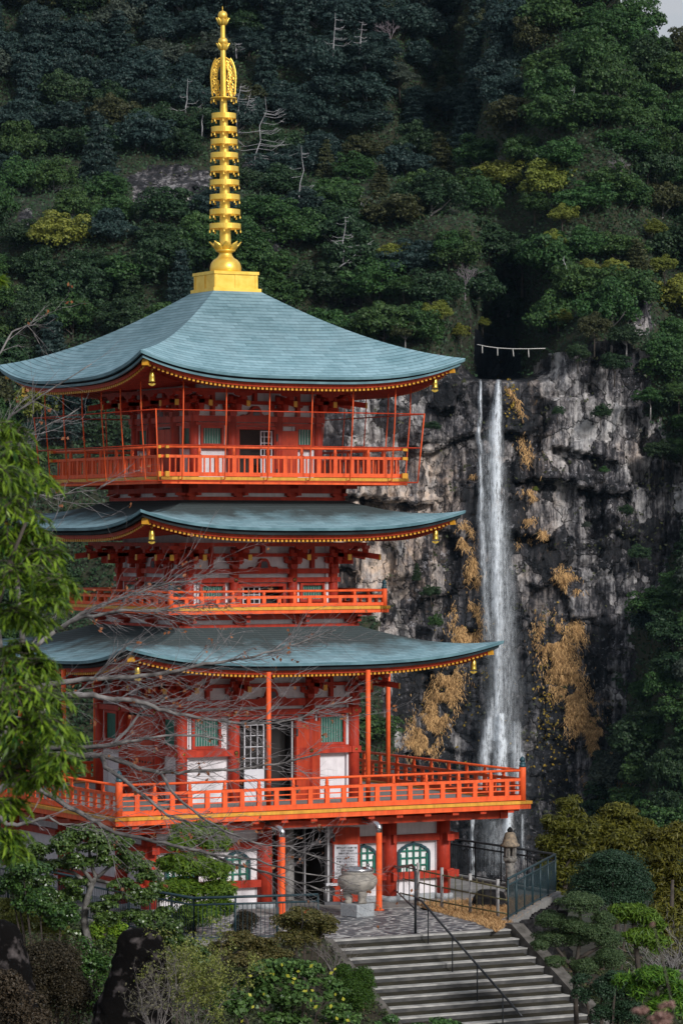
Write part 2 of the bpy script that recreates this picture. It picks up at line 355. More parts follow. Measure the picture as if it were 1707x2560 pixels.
def cliffmat():
    m_, nt, b = newmat('cliff_rock'); L = nt.links.new
    at = N(nt, 'Attribute', attribute_name='stain_shade'); sp = N(nt, 'SeparateColor'); L(at.outputs['Color'], sp.inputs[0])
    tc = N(nt, 'TexCoord')
    rot = N(nt, 'Mapping'); rot.inputs['Rotation'].default_value = (0, 0, AZ); L(tc.outputs['Object'], rot.inputs[0])
    def mapped(stretch):
        mp = N(nt, 'Mapping'); mp.inputs['Scale'].default_value = stretch; L(rot.outputs[0], mp.inputs[0]); return mp.outputs[0]
    def noise(scale, stretch, detail=6, rough=.6, dist=0.):
        n = N(nt, 'TexNoise', Scale=scale, Detail=detail, Roughness=rough, Distortion=dist); L(mapped(stretch), n.inputs['Vector']); return n.outputs['Fac']
    def math_(op, a, b_=None, c=None):
        n = N(nt, 'Math', operation=op); n.use_clamp = False
        for i, v in enumerate((a, b_, c)):
            if v is None: continue
            if isinstance(v, (int, float)): n.inputs[i].default_value = v
            else: L(v, n.inputs[i])
        return n.outputs[0]
    def ramp(v, a, b_, c0=0., c1=1.):
        n = N(nt, 'MapRange'); n.inputs['From Min'].default_value = a; n.inputs['From Max'].default_value = b_; n.inputs['To Min'].default_value = c0; n.inputs['To Max'].default_value = c1; L(v, n.inputs[0]); return n.outputs[0]
    big = noise(.11, (1, .4, .6), 3); mid_ = noise(.42, (1, .4, .55), 5, .6, .6); fine = noise(1.5, (1, .5, .6), 8, .75); streak = noise(.9, (1, .3, .07), 5, .7); lich = noise(1.1, (1, .5, 1), 6, .7)
    # fractured faces: each facet its own shade, dark joints between
    wv = N(nt, 'MixRGB', blend_type='ADD'); wv.inputs[0].default_value = 1; L(mapped((.24, .08, .15)), wv.inputs[1])
    nd = N(nt, 'TexNoise', Scale=.5, Detail=4); L(rot.outputs[0], nd.inputs['Vector']); sc_ = N(nt, 'MixRGB', blend_type='MULTIPLY'); sc_.inputs[0].default_value = 1; L(nd.outputs['Color'], sc_.inputs[1]); sc_.inputs[2].default_value = (.55, .55, .55, 1); L(sc_.outputs[0], wv.inputs[2])
    v1 = N(nt, 'TexVoronoi', feature='DISTANCE_TO_EDGE'); v1.inputs['Scale'].default_value = 1; L(wv.outputs[0], v1.inputs['Vector'])
    v2 = N(nt, 'TexVoronoi'); v2.inputs['Scale'].default_value = 1; L(wv.outputs[0], v2.inputs['Vector']); vc = N(nt, 'SeparateColor'); L(v2.outputs['Color'], vc.inputs[0])
    t = math_('ADD', sp.outputs[0], math_('MULTIPLY', math_('SUBTRACT', big, .5), .9))
    t = math_('ADD', t, math_('MULTIPLY', math_('SUBTRACT', mid_, .5), .95))
    t = math_('ADD', t, math_('MULTIPLY', math_('SUBTRACT', fine, .5), .85))
    t = math_('ADD', t, math_('MULTIPLY', math_('SUBTRACT', streak, .5), 1.6))
    t = math_('ADD', t, math_('MULTIPLY', math_('SUBTRACT', vc.outputs[0], .5), .62))
    rp = N(nt, 'ValToRGB'); e = rp.color_ramp.elements; e[0].position = .10; e[0].color = (.007, .008, .011, 1); e[1].position = .92; e[1].color = (.50, .50, .51, 1)
    x = rp.color_ramp.elements.new(.38); x.color = (.040, .039, .046, 1); x = rp.color_ramp.elements.new(.58); x.color = (.19, .185, .195, 1)
    L(t, rp.inputs[0])
    wn = math_('MULTIPLY', sp.outputs[1], ramp(mid_, .25, .62))
    mx = N(nt, 'MixRGB', blend_type='MULTIPLY'); L(wn, mx.inputs[0]); L(rp.outputs[0], mx.inputs[1]); mx.inputs[2].default_value = (1.28, .95, .70, 1)
    lf = math_('MULTIPLY', ramp(lich, .58, .63), math_('MULTIPLY', math_('SUBTRACT', 1, sp.outputs[2]), math_('MULTIPLY', ramp(big, .42, .58), .55)))
    m2 = N(nt, 'MixRGB'); L(lf, m2.inputs[0]); L(mx.outputs[0], m2.inputs[1]); m2.inputs[2].default_value = (.50, .49, .53, 1)
    m3 = N(nt, 'MixRGB'); L(math_('MULTIPLY', sp.outputs[2], .5), m3.inputs[0]); L(m2.outputs[0], m3.inputs[1]); m3.inputs[2].default_value = (.016, .021, .030, 1)
    # rust moss in the wet joints
    mo = N(nt, 'MixRGB'); L(math_('MULTIPLY', ramp(noise(.55, (1, .4, .8), 6, .7), .60, .68), math_('MULTIPLY', sp.outputs[1], .8)), mo.inputs[0]); L(m3.outputs[0], mo.inputs[1]); mo.inputs[2].default_value = (.13, .075, .028, 1)
    jt = N(nt, 'MixRGB', blend_type='MULTIPLY'); jt.inputs[0].default_value = 1; L(mo.outputs[0], jt.inputs[1]); L(ramp(v1.outputs['Distance'], .0, .03, .18, 1.), jt.inputs[2])
    L(jt.outputs[0], b.inputs['Base Color'])
    L(math_('SUBTRACT', .85, math_('MULTIPLY', sp.outputs[2], .45)), b.inputs['Roughness']); b.inputs['Specular IOR Level'].default_value = .35
    dv = N(nt, 'VectorMath', operation='SUBTRACT'); L(wv.outputs[0], dv.inputs[0]); L(v2.outputs['Position'], dv.inputs[1])
    rc = N(nt, 'VectorMath', operation='SUBTRACT'); L(v2.outputs['Color'], rc.inputs[0]); rc.inputs[1].default_value = (.5, .5, .5)
    dp = N(nt, 'VectorMath', operation='DOT_PRODUCT'); L(dv.outputs[0], dp.inputs[0]); L(rc.outputs[0], dp.inputs[1])
    hgt = math_('ADD', math_('MULTIPLY', fine, .45), math_('ADD', math_('MULTIPLY', mid_, .5), math_('ADD', ramp(v1.outputs['Distance'], 0, .03, 0, .35), math_('ADD', vc.outputs[0], math_('MULTIPLY', dp.outputs['Value'], 5.0)))))
    bp = N(nt, 'Bump', Strength=1.0, Distance=.9); L(hgt, bp.inputs['Height']); L(bp.outputs[0], b.inputs['Normal'])
    return m_
def groundmat(name, c1, c2, scale):
    return mat(name, c1, c2, scale, .95, bump=.6)
def sub(name, sel, mats):
    q = Q[sel]; u, inv = np.unique(q, return_inverse=True)
    me = npmesh(name, P.reshape(-1, 3)[u], inv.reshape(-1, 4), mats)
    return me, u
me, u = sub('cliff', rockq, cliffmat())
ca = me.color_attributes.new('stain_shade', 'FLOAT_COLOR', 'POINT')
c4 = np.stack([tone, warm, wet_shade, np.ones_like(tone)], -1).reshape(-1, 4)[u]
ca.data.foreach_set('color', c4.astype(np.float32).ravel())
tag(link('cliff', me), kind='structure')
M['forestfloor'] = groundmat('forest_floor', (.016, .022, .012), (.035, .035, .018), .4)
me, u = sub('mountain', ~rockq & ~above, M['forestfloor'])
tag(link('mountain', me), kind='structure')
# side hills and the valley floor between pagoda and mountain
def sheet(name, xs_, ys_, zf, m_):
    A, B = np.meshgrid(xs_, ys_); C_ = zf(A, B); Pq = cw(A, B, C_); r_, c_ = A.shape; ix = np.arange(r_*c_).reshape(r_, c_)
    q = np.stack([ix[:-1, :-1], ix[:-1, 1:], ix[1:, 1:], ix[1:, :-1]], -1).reshape(-1, 4)
    return tag(link(name, npmesh(name, Pq, q, m_, smooth=True)), kind='structure')
def zval(A, B): return -13-82*sstep(B, 112, 420)+(fbm(A/40, B/40, 3, 3)-.5)*10*sstep(B, 130, 200)
sheet('valley_ground', np.linspace(-420, 420, 90), np.linspace(99, 760, 90), zval, M['forestfloor'])
for nm, sg in (('hills', -1), ('hills', 1)):
    sheet(nm, np.linspace(sg*95, sg*700, 40), np.linspace(640, 1500, 40), lambda A, B: np.clip((B-680)*.75, -95, 400)+(fbm(A/50, B/50, 8, 3)-.5)*30-60*sstep(np.abs(A), 95, 300)*.0, M['forestfloor'])
sheet('hills', np.linspace(-700, 700, 60), np.linspace(905, 2600, 30), lambda A, B: np.where(A > 60, 20, 168)+(fbm(A/90, B/90, 4, 3)-.5)*14-np.clip((905-B), 0, 1)*0, M['forestfloor'])

# ------------------------------------------------------------------ trees of the far forest
def leaf_cloud(rng, C, Rr, n, size, up=.35, bias=.1, aspect=1.5):
    """diamond leaves scattered over the upper shell of ellipsoids C (k,3), Rr (k,3)"""
    k = len(C); c = np.repeat(C, n, 0); r = np.repeat(Rr, n, 0); m_ = len(c)
    d = rng.normal(size=(m_, 3)); d[:, 2] = np.abs(d[:, 2])*np.where(rng.random(m_) < .82, 1, -1)+bias; d /= np.linalg.norm(d, axis=1)[:, None]
    p = c+d*r*(1-.35*rng.random((m_, 1))**2)
    nrm = d*.9+rng.normal(size=(m_, 3))*.55+np.array([0, 0, up]); nrm /= np.linalg.norm(nrm, axis=1)[:, None]
    return leaves(rng, p, nrm, size*(.6+.8*rng.random(m_)), aspect)
def leaves(rng, p, nrm, s, aspect=1.5, axis=None):
    m_ = len(p); a = rng.normal(size=(m_, 3)) if axis is None else axis
    a = a-nrm*(a*nrm).sum(1)[:, None]; a /= np.linalg.norm(a, axis=1)[:, None]+1e-9; b = np.cross(nrm, a)
    s = np.asarray(s)[:, None]; L_ = a*s*aspect/2; W_ = b*s/2
    V = np.stack([p-L_, p+W_-L_*.15, p+L_, p-W_-L_*.15], 1).reshape(-1, 3)
    return V, np.arange(4*m_).reshape(-1, 4)
def crown_broad(seed, pads=62, n=150, size=.052):
    rng = np.random.default_rng(seed); C = []; Rr = []
    lean = rng.normal(size=2)*.12
    while len(C) < pads:
        d = rng.normal(size=3); d[2] = abs(d[2])*1.1-.25; d /= np.linalg.norm(d)
        q = d*np.array([1, 1, .85])*(.35+.5*rng.random())*(1+.18*math.sin(3*math.atan2(d[1], d[0])+seed))
        if all(np.linalg.norm((q-o)*np.array([1, 1, 1.5])) > .155 for o in C):
            C.append(q+np.array([lean[0]*q[2], lean[1]*q[2], 0])); s_ = .12+.12*rng.random(); Rr.append([s_*1.2, s_*1.2, s_*.9])
    C = np.array(C); C[:, 2] += .95
    return leaf_cloud(rng, C, np.array(Rr), n, size)
def crown_cone(seed, size=.045):
    rng = np.random.default_rng(seed); C = []; Rr = []
    for k in range(13):
        z = .35+k*.155; rad = .62*(1-k/13.5)**.8
        for j in range(max(1, int(9*rad/.62+1))):
            t = 2*PI*(j+rng.random()*.7)/max(1, int(9*rad/.62+1)); rr = rad*(.5+.5*rng.random())
            C.append([rr*math.cos(t), rr*math.sin(t), z-rr*.25+rng.normal()*.03]); s_ = .10+.10*rad; Rr.append([s_*1.4, s_*1.4, s_*.7])
    return leaf_cloud(rng, np.array(C), np.array(Rr), 110, size, aspect=2.2)
def trunk_mb(seed, h=.9, r=.035, limbs=5):
    rng = random.Random(seed); mb = MB()
    mb.tube([(0, 0, -.35), (rng.gauss(0, .02), rng.gauss(0, .02), h*.5), (rng.gauss(0, .05), rng.gauss(0, .05), h*1.35)], [r*1.5, r, r*.35], 6)
    for i in range(limbs):
        t = rng.random()*6.28; z = h*(.45+.5*rng.random()); l = .35+.3*rng.random()
        mb.tube([(0, 0, z), (l*.5*math.cos(t), l*.5*math.sin(t), z+.16), (l*math.cos(t), l*math.sin(t), z+.4)], [r*.5, r*.35, r*.12], 5)
    return mb
CRB = [npmesh('broadleaf_crown', *crown_broad(100+i), KINDS['mid'][1]) for i in range(8)]
CRC = [npmesh('conifer_crown', *crown_cone(200+i), KINDS['dark'][1]) for i in range(3)]
TRB = [trunk_mb(300+i).mesh('trunk', M['barkgrey'] if i == 0 else M['bark']) for i in range(4)]
TRC = [trunk_mb(320+i, 1.4, .025, 0).mesh('trunk', M['bark']) for i in range(2)]
def region(x, y):
    if y < 90 and x > 1200: return 'on the ridge under the pale sky'
    if x < 560:
        if y < 330: return 'high on the slope left of the spire'
        if y < 640: return 'beside the grey rock patch left of the spire'
        return 'low on the slope above the left eave'
    if x < 930:
        if y < 240: return 'high on the slope right of the flame ornament'
        if y < 520: return 'on the slope beside the ringed spire'
        return 'above the right slope of the top roof'
    if x < 1270:
        if y < 330: return 'in the dim hollow at the mountain top'
        if y < 620: return 'midway up between spire and gorge'
        if y < 950: return 'at the gorge rim above the waterfall'
        return 'on the ledges left of the waterfall'
    if y < 330: return 'high on the right-hand spur near the ridge'
    if y < 640: return 'on the right-hand spur halfway up'
    if y < 960: return 'along the cliff top right of the rope'
    if y < 1350: return 'on the buttress beside the bare cliff'
    if y < 1750: return 'on the buttress right of the golden grass'
    return 'at the foot of the right-hand buttress'
FT = {'n': 0}
rngf = random.Random(7)
def far_tree(X, Z, rad, kind, shape='broad', ydep=None, sink=.6):
    Y = float(ysurf(X, Z)) if ydep is None else ydep
    p = cw(X, Y, Z-rad*sink); xs, ys = topx(X, Y, Z)
    word, m_ = KINDS[kind]
    if shape == 'broad': nm, cm, tm, cat, tw = 'broadleaf_tree', CRB[FT['n'] % 8], TRB[FT['n'] % 4], 'tree', 'rounded broadleaf tree'
    else: nm, cm, tm, cat, tw = 'conifer_tree', CRC[FT['n'] % 3], TRC[FT['n'] % 2], 'tree', 'pointed conifer tree'
    lab = word+' '+tw+' '+region(xs, ys)
    r_ = thing(nm, lab, cat, word+' '+tw+'s '+region(xs, ys), p, rngf.random()*6.28)
    s_ = rad; r_.scale = (s_*(.9+.25*rngf.random()), s_*(.9+.25*rngf.random()), s_*(.85+.35*rngf.random()))
    c = link('crown', cm, r_); c.material_slots[0].link = 'OBJECT'; c.material_slots[0].material = m_
    link('trunk', tm, r_)
    FT['n'] += 1
PLACED = []
def forest():
    rg = random.Random(3); pts = []
    # explicit trees the photograph singles out
    for x, y, rad, kind, shape in [
        (1092, 798, 5.0, 'yellow', 'broad'), (1150, 846, 3.4, 'yellow', 'broad'), (1208, 812, 2.8, 'yellow', 'broad'), (1010, 735, 4.6, 'mid', 'broad'), (1012, 850, 4.2, 'olive', 'broad'),
        (1388, 815, 4.2, 'yellow', 'broad'), (1375, 640, 4.8, 'yellow', 'broad'), (1400, 560, 4.6, 'yellow', 'broad'), (1465, 690, 4.2, 'yellow', 'broad'), (1640, 590, 4.0, 'yellow', 'broad'),
        (1330, 545, 4.8, 'mid', 'broad'), (1120, 640, 4.6, 'mid', 'broad'), (985, 650, 5, 'yellow', 'broad'), (1530, 690, 4, 'yellow', 'broad'), (1660, 680, 4, 'yellow', 'broad'),
        (1104, 262, 5.5, 'olive', 'cone'), (1180, 130, 6.2, 'olive', 'broad'), (815, 440, 5.5, 'olive', 'cone'), (950, 480, 5.0, 'olive', 'cone'), (1000, 215, 6.0, 'grey', 'broad'), (560, 200, 5, 'grey', 'broad'),
        (1440, 905, 3.6, 'dark', 'broad'), (1480, 850, 5.0, 'olive', 'broad'), (1530, 930, 4.6, 'dark', 'broad'), (1560, 860, 5, 'dark', 'broad'),
        (1497, 1050, 3.6, 'dark', 'broad'), (1390, 1040, 2.2, 'dark', 'broad'), (1505, 1185, 1.6, 'mid', 'broad'), (1080, 1075, 2.6, 'dark', 'broad'), (1560, 1290, 2.4, 'dark', 'broad'), (1590, 1400, 3.4, 'dark', 'broad'),
        (1075, 1490, 3.2, 'dark', 'broad'), (1040, 1440, 2.4, 'dark', 'cone'), (1085, 1570, 2.8, 'mid', 'broad'), (1460, 1320, 1.6, 'grey', 'broad'), (1335, 1230, 1.0, 'yellow', 'broad'),
        (1620, 1010, 4.8, 'mid', 'broad'), (1690, 1000, 5, 'mid', 'broad'), (1650, 1140, 4.5, 'dark', 'broad'), (1700, 1150, 4.5, 'mid', 'broad')]:
        Z = (1331-y)/F_PX*YF
        for _ in range(6): Z = (1331-y)/F_PX*float(ysurf((x-853.5)/F_PX*YF, Z)); 
        X = (x-853.5)/F_PX*float(ysurf((x-853.5)/F_PX*YF, Z))
        pts.append((X, Z, rad*.74, kind, shape, float(ysurf(X, Z))-4.5))
    ex = len(pts)
    zz = -70.0
    while zz < 150:
        xx = -88+rg.random()*6
        while xx < 88:
            X = xx+rg.uniform(-2, 2); Z = zz+rg.uniform(-2, 2); xx += rg.uniform(8.4, 11.6)
            Y = float(ysurf(X, Z)); xs, ys = topx(X, Y, Z)
            if xs < -90 or xs > 1800 or ys < -110 or ys > 2100: continue
            if 150 < xs < 900 and ys > 1180: continue
            if 60 < xs < 1050 and ys > np.interp(xs, [60, 330, 520, 650, 830, 1050], [980, 900, 800, 800, 900, 980]) and ys < 1060 and not (ys > 930 and xs < 330): continue
            if ys < np.interp(xs, RIDX, RIDY)+14: continue
            if float(rockmask(X, Z)) > -.15: continue
            if abs(X-XF) < 5.2 and 29 < Z < 37: continue
            if any((X-a[0])**2+((Z-a[1])*1.2)**2 < (a[2]*.9)**2 for a in pts[:ex]): continue
            if abs(X-XF) < 7.5 and 29 < Z < 42: continue
            # what grows where
            t = rg.random(); v = float(fbm(X/18, Z/18, 51, 2))
            if ys > 1000 and xs > 1400: kind = 'dark' if t < .55 else 'mid' if t < .85 else 'grey'
            elif ys < 330 and xs < 1300: kind = 'blue' if t < .72 else 'grey' if t < .80 else 'olive' if t < .86 else 'dark'
            elif xs > 1240: kind = 'mid' if t < .64 else 'dark' if t < .78 else 'yellow' if (t < .90 and ys > 470) else 'olive' if t < .94 else 'grey'
            elif xs < 560: kind = 'dark' if t < .5 else 'mid' if t < .64 else 'blue' if t < .92 else 'olive' if t < .97 else 'yellow'
            else: kind = 'dark' if t < .34 else 'mid' if t < .58 else 'blue' if t < .78 else 'olive' if t < .85 else 'grey' if t < .93 else 'yellow'
            if abs(X-XF) < 8 and Z < 60: kind = 'dark'
            if v > .66 and kind == 'dark': kind = 'mid'
            shape = 'cone' if (rg.random() < .24 and kind in ('dark', 'olive', 'blue')) else 'broad'
            pts.append((X, Z, rg.uniform(5.5, 7.9)*(1.1 if ys < 330 else 1), kind, shape))
        zz += rg.uniform(6.2, 7.4)
    for i in range(105):      # the buttress on the right is wooded from top to bottom
        y = rg.uniform(1390, 2080) if i < 80 else rg.uniform(900, 1130); x = np.interp(y, [900, 1050, 1150, 1390, 1450, 1520, 1600, 1800, 1950, 2100], [1650, 1670, 1700, 1715, 1670, 1630, 1608, 1608, 1570, 1480])+rg.uniform(0, 180); Z = (1331-y)/F_PX*YF
        for _ in range(6): Z = (1331-y)/F_PX*float(ysurf((x-853.5)/F_PX*YF, Z))
        X = (x-853.5)/F_PX*float(ysurf((x-853.5)/F_PX*YF, Z))
        if any((X-a[0])**2+(Z-a[1])**2 < 9 for a in pts): continue
        t = rg.random(); pts.append((X, Z, rg.uniform(3.4, 5.2), 'dark' if t < .5 else 'mid' if t < .82 else 'grey' if t < .9 else 'blue', 'cone' if t > .95 else 'broad'))
    print('far trees', len(pts)); return pts
for a in forest(): far_tree(*a)
# scrub between and under the trees: nobody could count it
rng = np.random.default_rng(5)
def scrub(n, name, m_, test, size, seed):
    rng = np.random.default_rng(seed); X = rng.uniform(-92, 92, n); Z = rng.uniform(-80, 152, n); k = test(X, Z); X = X[k]; Z = Z[k]
    Y = ysurf(X, Z); p = cw(X, Y-rng.random(len(X))*1.6, Z+rng.random(len(X))*1.2); nrm = rng.normal(size=(len(X), 3))*.6-FWH*.7+np.array([0, 0, .7]); nrm /= np.linalg.norm(nrm, axis=1)[:, None]
    V, Fc = leaves(rng, p, nrm, size*(.5+rng.random(len(X))))
    return tag(link(name, npmesh(name, V, Fc, m_)), kind='stuff')
scrub(230000, 'undergrowth', KINDS['dark'][1], lambda X, Z: (rockmask(X, Z) < .15) & ~((np.abs(X-XF) < 4.5) & (Z > 29) & (Z < 44)) & (1331-F_PX*Z/ysurf(X, Z) > np.interp(853.5+F_PX*X/ysurf(X, Z), RIDX, RIDY)), .42, 5)
scrub(60000, 'cliff_scrub', KINDS['olive'][1], lambda X, Z: (rockmask(X, Z) > .15) & (fbm(X/3.2, Z/3.2, 77, 3) > .64) & (Z > -60), .42, 6)

# ------------------------------------------------------------------ bleached dead trees on the slope
def dead_tree(x0, y0, x1, y1, label, side=1, nb=11, reach=.55):
    X = (x0-853.5)/F_PX*YF; Z = (1331-y0)/F_PX*YF
    for _ in range(5): Y = float(ysurf(X, Z))-7; X = (x0-853.5)/F_PX*Y; Z = (1331-y0)/F_PX*Y
    p0 = cw(X, Y, Z); dX = (x1-x0)/F_PX*Y; dZ = (y0-y1)/F_PX*Y; h = math.hypot(dX, dZ)
    rg = random.Random(int(x0*7+y0)); ax = RT*dX/h+np.array([0, 0, 1])*dZ/h
    t_ = thing('dead_tree', label, 'dead tree', 'bleached dead trees on the mountain', p0)
    tr = MB(); pts = [Vector(ax*h*k/5+RT*rg.gauss(0, .022)*h) for k in range(6)]; pts[0] = Vector(-ax*1.5)
    tr.tube(pts, [.15, .13, .10, .08, .05, .02], 6); tr.build('trunk', M['snag'], t_)
    br = MB()
    for i in range(nb):
        k = .12+.85*rg.random(); b0 = Vector(ax*h*k); l = h*reach*(1.05-k*.75)*(.45+.6*rg.random()); s_ = side if rg.random() < .8 else -side
        fw_ = rg.uniform(-.5, .5)
        q1 = b0+Vector(RT*s_*l*.5-FWH*fw_*l*.4)+Vector((0, 0, -l*.08)); q2 = b0+Vector(RT*s_*l-FWH*fw_*l*.8)+Vector((0, 0, l*rg.uniform(-.05, .28))); q15 = q1.lerp(q2, .55)-Vector((0, 0, l*rg.uniform(0, .07)))
        br.tube([b0, q1, q15, q2], [.05, .042, .03, .010], 4)
        for j in range(2):
            e = q1.lerp(q2, rg.random()*.8); br.tube([e, e+Vector(RT*s_*l*.18)+Vector((0, 0, rg.uniform(-.1, .25)*l))], [.035, .015], 3)
    br.build('branches', M['snag'], t_)
for a in [(592, 312, 600, 208, 'slim bleached dead tree immediately right of the flame ornament', 1, 10, .7), (610, 290, 628, 230, 'short bleached dead trunk leaning right beside the spire plate', 1, 6, .7),
          (636, 425, 668, 240, 'tallest bleached dead tree with long comb-like branches right of the spire', 1, 18, .6), (747, 520, 757, 362, 'white dead trunk with few short branches on the slope right of the spire', 1, 9, .35),
          (465, 284, 470, 194, 'thin grey dead tree left of the flame ornament', -1, 5, .5), (505, 330, 508, 268, 'broken pale stump left of the upper spire rings', 1, 1, .2),
          (857, 645, 862, 540, 'white dead tree with spreading twigs above the top roof', 1, 10, .5), (898, 535, 905, 480, 'small forked dead tree above the top roof', 1, 6, .5),
          (846, 668, 934, 600, 'white dead trunk leaning far right above the top roof', 1, 6, .4), (833, 135, 840, 30, 'pale dead tree at the top of the slope right of the spire tip', 1, 8, .5),
          (900, 118, 906, 52, 'grey leafless tree high on the slope right of centre', 1, 9, .5), (1181, 255, 1186, 188, 'short pale dead trunk in the middle of the forest', 1, 5, .5),
          (1431, 270, 1434, 215, 'pale bare trunk on the right-hand spur near the top', -1, 4, .4), (1418, 690, 1408, 640, 'slanting white dead trunk on the right-hand spur', -1, 3, .3), (590, 130, 588, 105, 'small curved dead tree right of the upper spire ball', 1, 7, 1.6)]:
    dead_tree(*a)

# leafless lavender-grey trees among the green
def bare_crown():
    rg = random.Random(5); mb = MB()
    def grow(p, d, l, r_, g):
        q = p+d*l; mb.tube([p, (p+q)/2+Vector((rg.gauss(0, .03), rg.gauss(0, .03), .02)), q], [r_, r_*.8, r_*.5], 4, False)
        if g: 
            for _ in range(3 if g > 1 else 4): grow(p.lerp(q, rg.uniform(.55, 1)), (d+Vector((rg.gauss(0, .55), rg.gauss(0, .55), rg.gauss(.15, .35)))).normalized(), l*rg.uniform(.55, .8), r_*.55, g-1)
    mb.tube([Vector((0, 0, -.5)), Vector((0, 0, .22))], [.035, .028], 5)
    for _ in range(5): grow(Vector((0, 0, .2)), Vector((rg.gauss(0, .5), rg.gauss(0, .5), 1)).normalized(), .5, .022, 3)
    return mb.mesh('bare_branches', mat('lavender_grey_twigs', (.24, .20, .23), (.14, .12, .13), 3, .9))
BC = bare_crown()
for x, y, rad, lab in ((1290, 420, 6.5, 'wide leafless lavender-grey tree in the middle of the forest'), (1372, 70, 5, 'small leafless reddish tree near the ridge'), (1275, 470, 4, 'low leafless purple-grey tree under the wide bare one'), (975, 80, 5, 'leafless grey tree at the top left of the notch'), (1545, 420, 4, 'leafless grey tree on the right-hand spur'), (660, 420, 5, 'fine grey leafless tree beside the tallest dead tree'), (1160, 690, 4.5, 'leafless grey tree left of the gorge')):
    Z = (1331-y)/F_PX*YF
    for _ in range(6): Y = float(ysurf((x-853.5)/F_PX*YF, Z)); Z = (1331-y)/F_PX*Y
    X = (x-853.5)/F_PX*Y; t_ = thing('bare_tree', lab, 'tree', 'leafless trees on the mountain', cw(X, Y-5.5, Z-rad*.7), rngf.random()*6); t_.scale = (rad, rad, rad); link('branches', BC, t_)

# ------------------------------------------------------------------ dry golden grass hanging on the cliff
def cliff_grass():
    rng = np.random.default_rng(12); pts = []
    for poly, wid, n in [([(1170, 1530), (1165, 1600)], 34, 500), ([(1125, 1690), (1100, 1760), (1060, 1830), (1045, 1890)], 36, 1500),
                         ([(1375, 1570), (1400, 1640), (1420, 1720), (1450, 1790), (1500, 1860), (1520, 1930), (1515, 2000)], 40, 3400), ([(1440, 1560), (1455, 1610)], 14, 160),
                         ([(1310, 1090), (1320, 1130), (1335, 1150)], 18, 70), ([(1322, 1232), (1330, 1240)], 14, 80), ([(1310, 1360), (1318, 1350)], 14, 60), ([(1360, 1330), (1362, 1345)], 10, 45),
                         ([(1160, 1310), (1172, 1345), (1160, 1370)], 16, 160), ([(1190, 1400), (1185, 1460)], 18, 240), ([(1310, 1290), (1330, 1300)], 14, 45), ([(1345, 1180), (1335, 1210)], 10, 55),
                         ([(1270, 960), (1300, 1000), (1310, 1040)], 7, 40), ([(1190, 1190), (1168, 1230)], 10, 90), ([(1400, 1430), (1440, 1470)], 20, 200)]:
        p = np.array(poly, float); seg = np.linspace(0, len(p)-1, 400); n = int(n*4.2); t = rng.choice(seg, n)
        x = np.interp(t, range(len(p)), p[:, 0])+rng.normal(size=n)*wid*.55; y = np.interp(t, range(len(p)), p[:, 1])+rng.normal(size=n)*wid*.5
        pts.append(np.stack([x, y], 1))
    q = np.concatenate(pts); X = (q[:, 0]-853.5)/F_PX*YF; Z = (1331-q[:, 1])/F_PX*YF
    keep = fbm(X/2.2, Z/3.5, 91, 2) > .40; X = X[keep]; Z = Z[keep]
    gi = lambda X, Z: GY2[np.clip(((Z-gz[0])/st+.5).astype(int), 0, len(gz)-1), np.clip(((X-gx[0])/st+.5).astype(int), 0, len(gx)-1)]
    Y = gi(X, Z)
    Y = Y-.15-1.0*rng.random(len(X))*fbm(X/3, Z/3, 15, 2)*2
    n = len(X); l = rng.uniform(.4, 1.15, n); side = rng.normal(size=n)*.55
    dn = np.stack([side, -.15-.2*rng.random(n), -1+.25*rng.random(n)], 1); wv = .035+.05*rng.random(n)
    p0 = np.stack([X, Y, Z], 1); p1 = p0+np.stack([side*.3, -.5*np.ones(n), .1*np.ones(n)], 1)*l[:, None]*.4; p2 = p0+dn*l[:, None]
    wv3 = np.stack([wv, np.zeros(n), np.zeros(n)], 1)
    V = np.stack([p0-wv3, p0+wv3, p1+wv3, p1-wv3, p2+wv3*.2, p2-wv3*.2], 1).reshape(-1, 3)
    b = np.arange(n)[:, None]*6; Fc = np.concatenate([b+np.array([0, 1, 2, 3]), b+np.array([3, 2, 4, 5])])
    m_ = leafmat('golden_dry_grass', (.16, .085, .03), (.80, .50, .22), .7, .2, 0)
    tag(link('dry_grass', npmesh('dry_grass', cw(V[:, 0], V[:, 1], V[:, 2]), Fc, m_)), kind='stuff')
    q = np.concatenate([rng.normal(size=(260, 2))*np.array([26, 100])+np.array([1375, 1760]), rng.normal(size=(70, 2))*np.array([10, 40])+np.array([1280, 980]), rng.normal(size=(120, 2))*np.array([60, 130])+np.array([1180, 1700])])
    X = (q[:, 0]-853.5)/F_PX*YF; Z = (1331-q[:, 1])/F_PX*YF; Y = gi(X, Z)-.3
    nrm = rng.normal(size=(len(X), 3))*.5-FWH; nrm /= np.linalg.norm(nrm, axis=1)[:, None]
    V, Fc = leaves(rng, cw(X, Y, Z), nrm, .2+.3*rng.random(len(X)))
    tag(link('yellow_creepers', npmesh('yellow_creepers', V, Fc, leafmat('yellow_creeper', (.16, .12, .02), (.42, .28, .04), .7, .2, 0))), kind='stuff')
cliff_grass()

